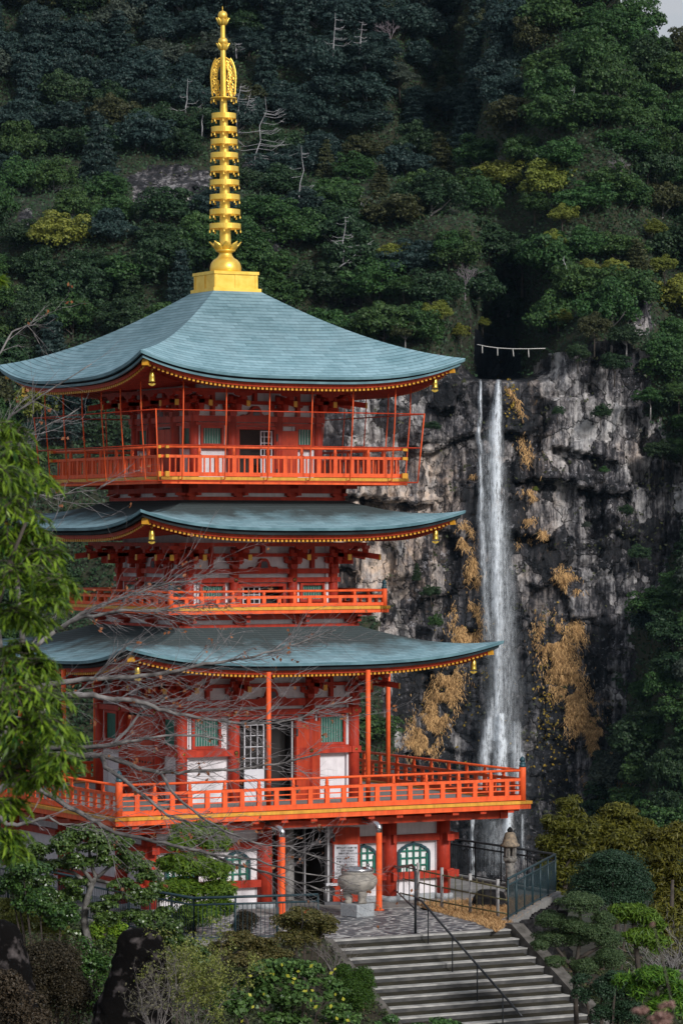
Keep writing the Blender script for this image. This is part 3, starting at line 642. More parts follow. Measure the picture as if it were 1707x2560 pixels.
# ------------------------------------------------------------------ waterfall
def watermat(name, lo, hi, dens, seed):
    m_, nt, b = newmat(name); L = nt.links.new
    uv = N(nt, 'UVMap', uv_map='flow'); sp = N(nt, 'SeparateXYZ'); L(uv.outputs[0], sp.inputs[0])
    mp = N(nt, 'Mapping'); mp.inputs['Scale'].default_value = (1, .05, 1); mp.inputs['Location'].default_value = (seed*3.1, seed*1.7, 0); L(uv.outputs[0], mp.inputs[0])
    n1 = N(nt, 'TexNoise', Scale=2.2, Detail=7, Roughness=.72); L(mp.outputs[0], n1.inputs['Vector'])
    mp2 = N(nt, 'Mapping'); mp2.inputs['Scale'].default_value = (1, .30, 1); mp2.inputs['Location'].default_value = (seed*7, 0, 3); L(uv.outputs[0], mp2.inputs[0])
    n2 = N(nt, 'TexNoise', Scale=2.6, Detail=5, Roughness=.7); L(mp2.outputs[0], n2.inputs['Vector'])
    ad = N(nt, 'Math', operation='MULTIPLY_ADD'); ad.inputs[1].default_value = .55; L(n2.outputs['Fac'], ad.inputs[0])
    ml = N(nt, 'Math', operation='MULTIPLY'); ml.inputs[1].default_value = .62; L(n1.outputs['Fac'], ml.inputs[0]); L(ml.outputs[0], ad.inputs[2])
    rp = N(nt, 'MapRange'); rp.inputs['From Min'].default_value = lo; rp.inputs['From Max'].default_value = hi; L(ad.outputs[0], rp.inputs[0])
    at = N(nt, 'Attribute', attribute_name='cover'); m2 = N(nt, 'Math', operation='MULTIPLY'); L(rp.outputs[0], m2.inputs[0]); L(at.outputs['Fac'], m2.inputs[1])
    m3 = N(nt, 'Math', operation='MULTIPLY'); m3.inputs[1].default_value = dens; m3.use_clamp = True; L(m2.outputs[0], m3.inputs[0])
    b.inputs['Base Color'].default_value = (.84, .90, .97, 1); b.inputs['Roughness'].default_value = .6
    tl = N(nt, 'BsdfTranslucent'); tl.inputs[0].default_value = (.8, .85, .92, 1); mw = N(nt, 'MixShader'); mw.inputs[0].default_value = .25; L(b.outputs[0], mw.inputs[1]); L(tl.outputs[0], mw.inputs[2])
    tr = N(nt, 'BsdfTransparent'); mxs = N(nt, 'MixShader'); L(m3.outputs[0], mxs.inputs[0]); L(tr.outputs[0], mxs.inputs[1]); L(mw.outputs[0], mxs.inputs[2])
    L(mxs.outputs[0], nt.nodes['Material Output'].inputs[0]); return m_
WM = [watermat('falling_water_dense', .46, .66, 1.15, 0), watermat('falling_water_thin', .48, .72, .6, 1), watermat('falling_water_spray', .42, .80, .24, 2)]
WV = []; WF = []; WU = []; WC = []; WMI = []
def curtain(line, mi, off, seed, n=9):
    """line: (y, left x, right x, cover)"""
    ln = np.array(line, float); ys = np.linspace(ln[0, 0], ln[-1, 0], 90); base = len(WV)
    for i, y in enumerate(ys):
        l = np.interp(y, ln[:, 0], ln[:, 1]); r = np.interp(y, ln[:, 0], ln[:, 2]); cv = np.interp(y, ln[:, 0], ln[:, 3])
        wob = (vnoise(y/30, seed, 3)-.5)*3
        for j in range(n):
            u = j/(n-1); x = l+(r-l)*u+wob+(float(vnoise(y/16, u*2.5+seed*3, 5))-.5)*6*min(1, (y-944)/120.); X = (x-853.5)/F_PX*YF; Z = (1331-y)/F_PX*YF; Y = float(ysurf(X, min(Z, 31)))-off-1.5*(1-(2*u-1)**2)
            WV.append(cw(X, Y, Z)); WU.append((X*1.0+seed*11, Z)); WC.append(cv*(1-abs(2*u-1)**2.2)*min(1, (i+1)/3.))
    for i in range(len(ys)-1):
        for j in range(n-1): a = base+i*n+j; WF.append((a, a+1, a+n+1, a+n)); WMI.append(mi)
curtain([(944, 1199, 1207, 1), (1000, 1196, 1208, 1.1), (1090, 1192, 1208, 1), (1200, 1192, 1210, .8), (1330, 1193, 1214, .7), (1480, 1200, 1222, .5), (1600, 1204, 1235, .4)], 0, 2.0, 1)
curtain([(944, 1241, 1257, 1.2), (1000, 1232, 1258, 1.3), (1090, 1224, 1258, 1.25), (1200, 1224, 1258, 1.15), (1330, 1222, 1260, 1.1), (1480, 1228, 1260, .95), (1600, 1232, 1260, .85), (1750, 1228, 1256, .85), (1850, 1220, 1254, .9)], 0, 2.4, 2)
curtain([(1000, 1226, 1262, .6), (1150, 1192, 1268, .8), (1330, 1194, 1280, .9), (1500, 1204, 1292, .9), (1650, 1216, 1294, .75), (1800, 1212, 1298, .65), (1880, 1204, 1306, .5)], 1, 3.2, 3)
curtain([(1250, 1186, 1280, .5), (1450, 1190, 1296, .9), (1650, 1200, 1304, .9), (1800, 1190, 1316, .9), (1980, 1170, 1320, .6), (2140, 1160, 1330, .4)], 2, 4.4, 4)
curtain([(1740, 1216, 1240, .3), (1800, 1206, 1236, .8), (1900, 1188, 1226, .8), (2000, 1186, 1210, .3)], 0, 3.4, 5)
curtain([(1780, 1238, 1262, 1.2), (1880, 1230, 1268, 1.2), (1950, 1230, 1270, 1.0)], 0, 3.8, 6)
curtain([(1800, 1270, 1300, .3), (1880, 1268, 1310, .7), (1990, 1270, 1312, .5)], 0, 3.2, 7)
curtain([(1990, 1252, 1276, .9), (2050, 1250, 1280, 1.1), (2100, 1244, 1282, .7), (2150, 1236, 1290, .3)], 0, 4.2, 8)
curtain([(1990, 1176, 1182, .2), (2040, 1173, 1183, .7), (2150, 1170, 1184, .8), (2280, 1166, 1182, .6)], 0, 2.6, 9)
curtain([(2030, 1298, 1308, .4), (2150, 1294, 1312, .6)], 0, 3.0, 10)
curtain([(2046, 1210, 1250, .4), (2100, 1196, 1262, .6), (2180, 1190, 1280, .3)], 1, 3.6, 11)
me = npmesh('waterfall', WV, WF, WM, WMI, True)
uvl = me.uv_layers.new(name='flow'); li = np.empty(len(me.loops), np.int32); me.loops.foreach_get('vertex_index', li); uvl.data.foreach_set('uv', np.array(WU, np.float32)[li].ravel())
at = me.attributes.new('cover', 'FLOAT', 'POINT'); at.data.foreach_set('value', np.array(WC, np.float32))
tag(link('waterfall', me), kind='structure')

# sacred rope across the gorge
t_ = thing('sacred_rope', 'pale rope with four hanging white tassels strung across the gorge above the waterfall', 'rope', None, px(1270, 870, YF-6))
def lp(x, y, d=YF-6): return Vector(px(x, y, d)-px(1270, 870, YF-6))
mb = MB(); mb.tube([lp(1192, 861), lp(1215, 866), lp(1245, 870), lp(1280, 872), (lp(1320, 872)), lp(1362, 871)], .075, 6); mb.build('rope_line', M['rope'], t_)
for x, y, dx, ln_ in ((1205, 864, 0, 19), (1243, 869, 0, 20), (1281, 871, 2, 20), (1320, 872, 1, 21)):
    mb = MB(); mb.tube([lp(x, y), lp(x+dx*.5, y+ln_*.5), lp(x+dx, y+ln_)], [.07, .10, .14], 6); mb.build('tassel', M['rope'], t_)

# ================================================================== PAGODA
PG = thing('pagoda', 'three-storeyed vermilion pagoda with blue-green copper roofs and golden spire', 'pagoda')
def part(mb, name, m_, parent=None, k=None, bev=None):
    o = mb.build(name, m_, parent or PG)
    if k: o.rotation_euler = (0, 0, k*PI/2)
    if bev: bevel(o, bev)
    return o
def spin(o, ks):
    """copies of a face's part on the other faces"""
    r_ = []
    for k in ks:
        c = copy_tree(o); c.rotation_euler = (0, 0, o.rotation_euler[2]+k*PI/2); r_.append(c)
    return r_
FACES = (1, 2, 3)

# ---- roofs
def roofmat(name, grime):
    m_, nt, b = newmat(name); L = nt.links.new
    uv = N(nt, 'UVMap', uv_map='roof'); sp = N(nt, 'SeparateXYZ'); L(uv.outputs[0], sp.inputs[0])
    tc = N(nt, 'TexCoord')
    def mth(op, a, b_=None):
        n = N(nt, 'Math', operation=op)
        for i, v in enumerate((a, b_)):
            if v is None: continue
            if isinstance(v, (int, float)): n.inputs[i].default_value = v
            else: L(v, n.inputs[i])
        return n.outputs[0]
    row = mth('MULTIPLY', sp.outputs[1], 1/.155); rf = mth('FRACT', row); ri = mth('FLOOR', row)
    col = mth('ADD', mth('MULTIPLY', sp.outputs[0], 1/.42), mth('MULTIPLY', ri, .37)); cf = mth('FRACT', col); ci = mth('FLOOR', col)
    wn = N(nt, 'TexWhiteNoise', noise_dimensions='2D'); cb = N(nt, 'CombineXYZ'); L(ci, cb.inputs[0]); L(ri, cb.inputs[1]); L(cb.outputs[0], wn.inputs['Vector'])
    nz = N(nt, 'TexNoise', Scale=1.1, Detail=6, Roughness=.65); L(tc.outputs['Object'], nz.inputs['Vector'])
    n2 = N(nt, 'TexNoise', Scale=9, Detail=4); L(tc.outputs['Object'], n2.inputs['Vector'])
    a = mth('ADD', mth('MULTIPLY', nz.outputs['Fac'], .55), mth('ADD', mth('MULTIPLY', wn.outputs['Value'], .18), mth('MULTIPLY', n2.outputs['Fac'], .28)))
    rp = N(nt, 'ValToRGB'); e = rp.color_ramp.elements; e[0].position = .28; e[0].color = (.12, .225, .265, 1); e[1].position = .72; e[1].color = (.29, .45, .52, 1); L(a, rp.inputs[0])
    # dark weathering that runs down from under the balcony
    gr = N(nt, 'MapRange'); L(sp.outputs[2], gr.inputs[0]); 
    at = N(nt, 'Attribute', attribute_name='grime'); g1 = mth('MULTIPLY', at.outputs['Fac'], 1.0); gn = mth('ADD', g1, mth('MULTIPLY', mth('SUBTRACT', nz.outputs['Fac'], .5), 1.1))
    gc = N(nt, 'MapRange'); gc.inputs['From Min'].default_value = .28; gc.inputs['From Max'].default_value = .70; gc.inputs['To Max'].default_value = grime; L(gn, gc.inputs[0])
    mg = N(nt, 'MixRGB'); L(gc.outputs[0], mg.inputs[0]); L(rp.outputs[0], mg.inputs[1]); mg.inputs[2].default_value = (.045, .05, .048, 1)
    # lap lines of the sheets
    ln = N(nt, 'ValToRGB'); el = ln.color_ramp.elements; el[0].position = .0; el[0].color = (.06, .06, .06, 1); el[1].position = .20; el[1].color = (1, 1, 1, 1); L(rf, ln.inputs[0])
    sm = N(nt, 'ValToRGB'); el = sm.color_ramp.elements; el[0].position = .0; el[0].color = (.62, .62, .62, 1); el[1].position = .06; el[1].color = (1, 1, 1, 1); L(cf, sm.inputs[0])
    m1 = N(nt, 'MixRGB', blend_type='MULTIPLY'); m1.inputs[0].default_value = .85; L(mg.outputs[0], m1.inputs[1]); L(ln.outputs[0], m1.inputs[2])
    m2 = N(nt, 'MixRGB', blend_type='MULTIPLY'); m2.inputs[0].default_value = .8; L(m1.outputs[0], m2.inputs[1]); L(sm.outputs[0], m2.inputs[2])
    L(m2.outputs[0], b.inputs['Base Color']); b.inputs['Roughness'].default_value = .75; b.inputs['Specular IOR Level'].default_value = .12
    bp = N(nt, 'Bump', Strength=.6, Distance=.03); L(rf, bp.inputs['Height']); bp.invert = True; L(bp.outputs[0], b.inputs['Normal'])
    return m_
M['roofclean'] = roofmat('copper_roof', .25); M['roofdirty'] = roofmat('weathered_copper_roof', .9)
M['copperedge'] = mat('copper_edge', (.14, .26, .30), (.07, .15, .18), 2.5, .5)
M['copperedgeshade'] = mat('shaded_copper_edge', (.022, .034, .038), (.010, .013, .015), 1.6, .7, spec=.15)  # lower rims of the two lower roofs: eave shade painted into the copper
class Roof:
    def __init__(s, wt, zt, we, ze, lift, bow, sag, wall, name): s.__dict__.update(locals())
    def pt(s, u, v):
        w_ = s.wt+(s.we-s.wt)*v
        k = abs(u)**3.2
        yy = w_-s.bow*(1-u*u)*v*v
        z = s.zt-(s.zt-s.ze)*(v+s.sag*v*(1-v))+s.lift*k*v**2.6
        return (u*w_, -yy, z)
    def eave(s, u, d, dz):
        x, y, z = s.pt(u, 1); f_ = 1-d/s.we
        return (x*f_, y+d, z+dz)
def build_roof(Rf, matr, mate2, label=None):
    nu, nv = 49, 19; V = []; Fc = []; UV = []; G = []
    for k in range(4):
        c, s_ = [(1, 0), (0, 1), (-1, 0), (0, -1)][k]; b = len(V)
        for j in range(nv):
            v = j/(nv-1)
            for i in range(nu):
                t = -1+2*i/(nu-1); u = math.copysign(1-(1-abs(t))**1.35, t)
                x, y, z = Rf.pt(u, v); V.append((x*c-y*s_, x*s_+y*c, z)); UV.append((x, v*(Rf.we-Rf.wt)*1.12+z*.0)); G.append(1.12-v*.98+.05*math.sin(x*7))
        for j in range(nv-1):
            for i in range(nu-1): a = b+j*nu+i; Fc.append((a, a+nu, a+nu+1, a+1))
    me = npmesh('roof', V, Fc, matr, None, True)
    uvl = me.uv_layers.new(name='roof'); li = np.empty(len(me.loops), np.int32); me.loops.foreach_get('vertex_index', li); uvl.data.foreach_set('uv', np.array(UV, np.float32)[li].ravel())
    at = me.attributes.new('grime', 'FLOAT', 'POINT'); at.data.foreach_set('value', np.array(G, np.float32))
    ro = link('roof', me, PG)
    us = [math.copysign(1-(1-abs(t))**1.35, t) for t in np.linspace(-1, 1, 57)]
    def strips(name, segs, m_):
        mb = MB()
        for (d0, z0), (d1, z1) in segs:
            vs = []; fs = []
            for u in us: vs += [Rf.eave(u, d0, z0), Rf.eave(u, d1, z1)]
            for i in range(len(us)-1): fs.append((2*i, 2*i+2, 2*i+3, 2*i+1))
            mb.add(vs, fs, True)
        o = mb.build(name, m_, ro); spin(o, FACES)
        for c in list(ro.children):
            if c is not o and c.name.startswith(name): c.parent = ro
        return o
    strips('copper_rim', [((0, 0), (.012, -.075)), ((.012, -.075), (.085, -.08))], M['copperedge'])
    strips('shadow_board', [((.085, -.08), (.085, -.125)), ((.15, -.19), (.24, -.195)), ((.10, -.125), (.085, -.125))], M['eaveshade'])
    strips('lower_rim', [((.095, -.125), (.10, -.185)), ((.10, -.185), (.15, -.19))], mate2)
    strips('eave_board', [((.24, -.19), (.25, -.29)), ((.25, -.29), (.33, -.292))], M['redfascia'])
    # soffit boards
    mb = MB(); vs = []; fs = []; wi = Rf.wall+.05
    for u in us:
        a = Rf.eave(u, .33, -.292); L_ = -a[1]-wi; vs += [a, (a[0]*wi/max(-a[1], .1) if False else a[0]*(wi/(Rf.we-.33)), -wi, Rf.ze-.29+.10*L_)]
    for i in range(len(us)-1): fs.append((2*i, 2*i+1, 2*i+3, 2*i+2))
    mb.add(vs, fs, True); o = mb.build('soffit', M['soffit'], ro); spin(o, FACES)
    # rafters with painted ends
    rm = MB(); tm = MB(); n = int(2*(Rf.we-.45)/.118); tips = []
    for i in range(n+1):
        x = -(Rf.we-.45)+i*2*(Rf.we-.45)/n; u = x/(Rf.we-.36)
        ax, ay, az = Rf.eave(u, .30, -.325); ln = max(.25, min(-ay-wi, -ay-abs(x)+.12))
        rm.beam((ax, ay, az), (ax, ay+ln, az+.08*ln-.0), .058, .062); tm.cbox((ax, ay-.006, az), .064, .016, .066)
    o = rm.build('rafters', M['red'], ro); o['kind'] = 'stuff'; spin(o, FACES)
    o = tm.build('rafter_ends', M['goldtip'], ro); o['kind'] = 'stuff'; spin(o, FACES)
    # hip rafters with capped ends
    for k in range(4):
        a = Vector(Rf.eave(-1, .24, -.29)); b_ = Vector((-wi*1.0, -wi*1.0, Rf.ze-.16))
        mb = MB(); mb.beam(a, b_, .13, .15); mb.cur = 1; d = (a-b_).normalized(); mb.beam(a+d*.04, a-d*.08, .155, .175)
        o = mb.build('hip_rafter', [M['red'], M['goldtip']], ro); o.rotation_euler = (0, 0, k*PI/2)
    return ro
R3 = Roof(.68, 15.76, 4.63, 13.36, .56, .05, .15, 1.83, 'top')
R2 = Roof(2.15, 10.30, 4.64, 9.52, .46, .05, .22, 2.10, 'mid')
R1 = Roof(2.45, 7.02, 5.36, 6.13, .48, .05, .30, 2.49, 'low')
tag(build_roof(R3, M['roofclean'], M['copperedge']), 'blue-green copper top roof, cleanest of the three'); 
tag(build_roof(R2, M['roofdirty'], M['copperedgeshade']), 'middle copper roof with dark stains below the netted balcony'); 
tag(build_roof(R1, M['roofdirty'], M['copperedgeshade']), 'lowest and widest copper roof with dark stains along its top')

# ---- wall bays of a storey, built for the front and turned round
def bracket_mesh(sc=1.0, reach=1.0):
    mb = MB(); s_ = sc
    def arm(x0, x1, y, z, h=.10, w_=.10):      # boat-shaped arm along x
        c = min(.16, (x1-x0)*.3)
        mb.prism([(x0, z+h*.45), (x0+c*.45, z+.12*h), (x0+c, z), (x1-c, z), (x1-c*.45, z+.12*h), (x1, z+h*.45), (x1, z+h), (x0, z+h)], y-w_/2, y+w_/2)
    def blk(x, y, z, a=.14, h=.09):
        mb.prism([(x-a*.36, z), (x+a*.36, z), (x+a/2, z+h*.45), (x+a/2, z+h), (x-a/2, z+h), (x-a/2, z+h*.45)], y-a/2, y+a/2)
    blk(0, -.02, 0, .20, .12)
    arm(-.25, .25, -.03, .12); mb.beam((0, .05, .17), (0, -.42*reach, .17), .10, .10)
    for x in (-.20, 0, .20): blk(x, -.03, .22, .11, .08)
    blk(0, -.36*reach, .22)
    arm(-.25, .25, -.36*reach, .31); mb.beam((0, .05, .36), (0, -.74*reach, .36), .10, .10)
    for x in (-.2, 0, .2): blk(x, -.36*reach, .41, .11, .08)
    blk(0, -.68*reach, .41); arm(-.25, .25, -.68*reach, .50)
    mb.cur = 0; mb.beam((0, .1, .50), (0, -.98*reach, .30), .10, .14)
    mb.cur = 1; mb.cbox((0, -.985*reach, .30), .106, .02, .15)
    return mb.mesh('bracket_set', [M['red'], M['goldtip']])
def storey(w_, colx, colr, z0, ztopbeam, win, door, zw, zlow, beams, leaf, arch=True, rivets=True):
    """w_ half width, colx column offsets, win list of (x0,x1), door (x0,x1), zw window z range"""
    zt_ = ztopbeam
    wl = MB(); d0, d1 = door
    wl.box(-w_, d0-.1, -w_+.10, -w_+.2, z0, zt_+.9); wl.box(d1+.1, w_, -w_+.10, -w_+.2, z0, zt_+.9); wl.box(d0-.1, d1+.1, -w_+.10, -w_+.2, zw[1]+.05, zt_+.9)
    o = part(wl, 'plaster_wall', M['white']); spin(o, FACES)
    core = MB(); core.box(-w_+.55, w_-.55, -w_+.55, w_-.55, z0, zt_+.7); part(core, 'inner_wall', M['black'])
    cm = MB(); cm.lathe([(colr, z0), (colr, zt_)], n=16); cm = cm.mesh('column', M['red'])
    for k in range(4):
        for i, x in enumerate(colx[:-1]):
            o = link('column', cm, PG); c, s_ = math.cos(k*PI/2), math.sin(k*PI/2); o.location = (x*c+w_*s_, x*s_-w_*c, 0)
    rv = MB()
    for za, zb, pr, dr in beams:
        ex = .16
        segs = [(-w_-ex, w_+ex)] if not dr else [(-w_-ex, d0-.12), (d1+.12, w_+ex)]
        for a, b in segs:
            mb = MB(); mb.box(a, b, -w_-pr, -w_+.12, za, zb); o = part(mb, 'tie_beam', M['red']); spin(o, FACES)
        if rivets and pr > .1 and (zb-za) < .2:
            for x in colx:
                rv.cur = 0; c = (x, -w_-pr, (za+zb)/2)
                for r_, l_, ci in ((.055, .02, 0), (.036, .032, 1), (.015, .045, 0)):
                    rv.cur = ci; rv.tube([c, (c[0], c[1]-l_, c[2])], r_, 10)
    if rv.v: o = part(rv, 'rivet_covers', [M['iron'], M['brass']]); spin(o, FACES)
    for a, b in win:
        mb = MB(); t = .07; y = -w_+.0
        mb.box(a-t, a, y-.05, y+.1, zw[0]-t, zw[1]+t); mb.box(b, b+t, y-.05, y+.1, zw[0]-t, zw[1]+t); mb.box(a, b, y-.05, y+.1, zw[1], zw[1]+t); mb.box(a, b, y-.05, y+.1, zw[0]-t, zw[0])
        o = part(mb, 'window', M['red'])
        pb = MB(); pb.box(a, b, y+.04, y+.09, zw[0], zw[1]); pb.build('pane', M['paper'], o)
        lm = MB(); n = max(4, int((b-a)/.068))
        for i in range(n): x = a+(i+.5)*(b-a)/n; lm.box(x-.0245, x+.0245, y+.01, y+.036, zw[0], zw[1])
        lm.build('lattice', M['green'], o)
        for x in (a-t, b+t): 
            mb2 = MB(); s_ = -1 if x < a else 1; mb2.box(min(x, x+s_*.055), max(x, x+s_*.055), y+.02, y+.095, zw[0]-t, zw[1]+t); mb2.build('white_jamb', M['white'], o)
        if zlow:   # low wall under the window is plaster: only a sill rail over it
            mb3 = MB(); mb3.box(a-t-.12, b+t+.12, -w_-.03, -w_+.1, zw[0]-t-.06, zw[0]-t); 
            mb3.build('sill', M['red'], o)
        else:
            mb3 = MB(); mb3.box(a-t-.12, b+t+.12, -w_-.0, -w_+.098, z0, zw[0]-t); mb3.build('apron_board', M['red'], o)
        spin(o, FACES)
    # doorway
    fr = MB(); fr.box(d0-.09, d0, -w_-.05, -w_+.2, z0, zw[1]+.05); fr.box(d1, d1+.09, -w_-.05, -w_+.2, z0, zw[1]+.05); fr.box(d0, d1, -w_-.05, -w_+.2, zw[1]-.02, zw[1]+.06)
    dw = part(fr, 'doorway', M['red'])
    return dw
def bracket_ring(w_, z, colx, reach, sc=1.0):
    bm_ = bracket_mesh(sc, reach); bc = bracket_mesh(sc, reach*1.38)
    for k in range(4):
        a = k*PI/2; c, s_ = math.cos(a), math.sin(a)
        for x in colx[1:-1]:
            o = link('bracket_set', bm_, PG); o.location = (x*c+w_*s_, x*s_-w_*c, z); o.rotation_euler = (0, 0, a)
        o = link('corner_bracket_set', bc, PG); x = colx[0]; o.location = (x*c+w_*s_, x*s_-w_*c, z); o.rotation_euler = (0, 0, a-PI/4)
        for x in (colx[0], colx[-1]):
            o = link('bracket_set', bm_, PG); o.location = (x*c+w_*s_, x*s_-w_*c, z); o.rotation_euler = (0, 0, a)
    # wall beams between the brackets, eave purlin, struts and the frog-leg strut
    mb = MB(); mb.box(-w_-.1, w_+.1, -w_-.05, -w_+.098, z+.31, z+.40); mb.box(-w_-.62*reach, w_+.62*reach, -w_-.73*reach, -w_-.63*reach, z+.58, z+.68)
    for i in range(len(colx)-1):
        x = (colx[i]+colx[i+1])/2
        mb.box(x-.05, x+.05, -w_-.03, -w_+.098, z+.40, z+.66)
        if i != (len(colx)-1)//2 or len(colx) % 2: mb.box(x-.05, x+.05, -w_-.03, -w_+.098, z+.012, z+.31); mb.prism([(x-.09, z+.24), (x+.09, z+.24), (x+.12, z+.30), (x-.12, z+.30)], -w_-.06, -w_+.05)
    o = part(mb, 'eave_beams', M['red']); spin(o, FACES)
    mb = MB(); xc = (colx[len(colx)//2]+colx[len(colx)//2-1])/2 if len(colx) % 2 == 0 else (colx[0]+colx[1])/2
    pf = [(-.42, 0), (-.36, .05), (-.26, .02), (-.18, .07), (-.15, .16), (-.10, .24), (-.04, .27), (.04, .27), (.10, .24), (.15, .16), (.18, .07), (.26, .02), (.36, .05), (.42, 0)]
    mb.prism([(xc+x, z+zz) for x, zz in pf], -w_-.06, -w_+.098); mb.cur = 1
    mb.prism([(xc-.10, z+.02), (xc+.10, z+.02), (xc+.09, z+.14), (xc+.05, z+.19), (xc-.05, z+.19), (xc-.09, z+.14)], -w_-.075, -w_-.055)
    o = part(mb, 'frog_leg_strut', [M['red'], M['wood']]); spin(o, FACES)

c1 = [-2.49, -1.0, 1.18, 2.49]
dw1 = storey(2.49, c1, .15, 2.42, 5.10, [(-2.13, -1.45), (1.50, 2.17)], (-.88, .74), (3.93, 4.60), True, [(4.91, 5.10, .06, False), (4.69, 4.83, .13, False), (3.66, 3.82, .13, True)], None)
bracket_ring(2.49, 5.10, c1, .92)
c2 = [-2.09, -.80, .90, 2.09]
dw2 = storey(2.09, c2, .13, 7.30, 8.46, [(-1.72, -1.14), (1.18, 1.76)], (-.60, .60), (7.66, 8.02), False, [(8.33, 8.46, .06, False), (8.11, 8.23, .12, False)], None)
bracket_ring(2.09, 8.46, c2, .95)
c3 = [-1.80, -.72, .64, 1.80]
dw3 = storey(1.80, c3, .12, 10.72, 12.42, [(-1.56, -1.03), (1.20, 1.60)], (-.52, .50), (11.70, 12.10), True, [(12.27, 12.42, .09, False), (12.10+.075, 12.25, .02, False)], None, rivets=False)
bracket_ring(1.80, 12.42, c3, .98)

# doors: front of each storey stands open, side doors are shut
def shoji(x0, x1, y, z0, z1, parent, low=.42):
    mb = MB(); t = .03; zm = z0+(z1-z0)*low
    mb.box(x0, x0+t, y, y+.03, z0, z1); mb.box(x1-t, x1, y, y+.03, z0, z1); mb.box(x0, x1, y+.002, y+.028, z0, zm); mb.box(x0, x1, y+.002, y+.028, z1-t, z1)
    n = 3
    for i in range(1, n): x = x0+(x1-x0)*i/n; mb.box(x-.009, x+.009, y+.004, y+.026, zm, z1)
    for j in range(1, 4): z = zm+(z1-zm)*j/4; mb.box(x0, x1, y+.005, y+.025, z-.009, z+.009)
    o = mb.build('sliding_door', M['signwhite'], parent)
    return o
def leaf_door(hx, hy, wd, z0, z1, ang, parent, label=None):
    mb = MB(); mb.box(0, wd, -.03, .03, z0, z1); mb.cur = 1
    for z in (z0+.14*(z1-z0), z0+.86*(z1-z0)): mb.box(.0, .05, -.036, .036, z-.1, z+.1)
    o = mb.build('door_leaf', [M['redfascia'], M['iron']], parent); o.location = (hx, hy, 0); o.rotation_euler = (0, 0, ang); 
    if label: tag(o, label)
    return o
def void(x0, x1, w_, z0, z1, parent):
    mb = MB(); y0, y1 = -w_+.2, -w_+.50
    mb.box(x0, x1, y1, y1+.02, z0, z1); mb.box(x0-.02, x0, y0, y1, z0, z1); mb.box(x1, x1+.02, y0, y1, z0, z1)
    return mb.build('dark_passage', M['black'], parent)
void(-.88, .74, 2.49, 2.42, 4.6, dw1); shoji(-.68, -.10, -2.44, 2.45, 4.45, dw1); leaf_door(.76, -2.56, .66, 2.46, 4.5, R(-6), dw1, 'open red door leaf')
mb = MB(); mb.box(.66, .70, -2.5, -2.44, 2.45, 4.5); mb.build('metal_jamb', M['greyframe'], dw1)
void(-.60, .60, 2.09, 7.3, 8.02, dw2); shoji(-.52, -.02, -2.04, 7.33, 8.0, dw2, .35)
void(-.52, .50, 1.80, 10.75, 12.1, dw3); shoji(.14, .48, -1.75, 10.78, 12.05, dw3, .5); leaf_door(.54, -1.86, .60, 10.78, 12.05, R(-5), dw3, 'open red door leaf')
for w_, z0, z1, d0, d1 in ((2.49, 2.44, 4.6, -.88, .74), (2.09, 7.3, 8.02, -.6, .6), (1.80, 10.75, 12.1, -.52, .5)):
    for k in (1, 2, 3):
        mb = MB(); mb.box(d0, (d0+d1)/2-.01, -w_+.02, -w_+.08, z0, z1); mb.box((d0+d1)/2+.01, d1, -w_+.02, -w_+.08, z0, z1); mb.cur = 1
        if w_ > 2.4:
            for z in (z0+.3, z0+.95, z0+1.55):
                for i in range(9): x = d0+.12+i*(d1-d0-.24)/8; mb.box(x-.025, x+.025, -w_+.005, -w_+.02, z, z+.05)
        o = mb.build('door_leaf', [M['redfascia'], M['iron']], PG); o.rotation_euler = (0, 0, k*PI/2)

# ---- skirts under the two upper balconies
for w_, za, zb, zc_, zd in ((2.60, 6.90, 7.03, 7.15, 7.34), (2.33, 10.20, 10.32, 10.42, 10.66)):
    mb = MB(); mb.box(-w_, w_, -w_, -w_+.14, za-.35, zb); o = part(mb, 'skirt_beam', M['red']); spin(o, FACES)
    mb = MB(); mb.box(-w_+.12, w_-.12, -w_+.15, -w_+.25, zb-.1, zd); o = part(mb, 'skirt_plaster', M['white']); spin(o, FACES)
    mb = MB(); mb.box(-w_-.02, w_+.02, -w_-.02, -w_+.12, zc_, zd)
    for x in (-w_+.22, -w_*.33, w_*.33, w_-.22):
        mb.box(x-.16, x+.16, -w_-.03, -w_+.14, zb+.03, zc_-.002); mb.prism([(x-.08, zb), (x+.08, zb), (x+.12, zb+.03), (x-.12, zb+.03)], -w_-.03, -w_+.13)
        mb.beam((x, -w_+.1, zd-.06), (x, -w_-.45, zd-.06), .12, .11); mb.beam((x+.12, -w_+.05, zc_-.03), (x+.12, -w_-.20, zc_-.03), .10, .07)
    o = part(mb, 'skirt_brackets', M['red']); spin(o, FACES)

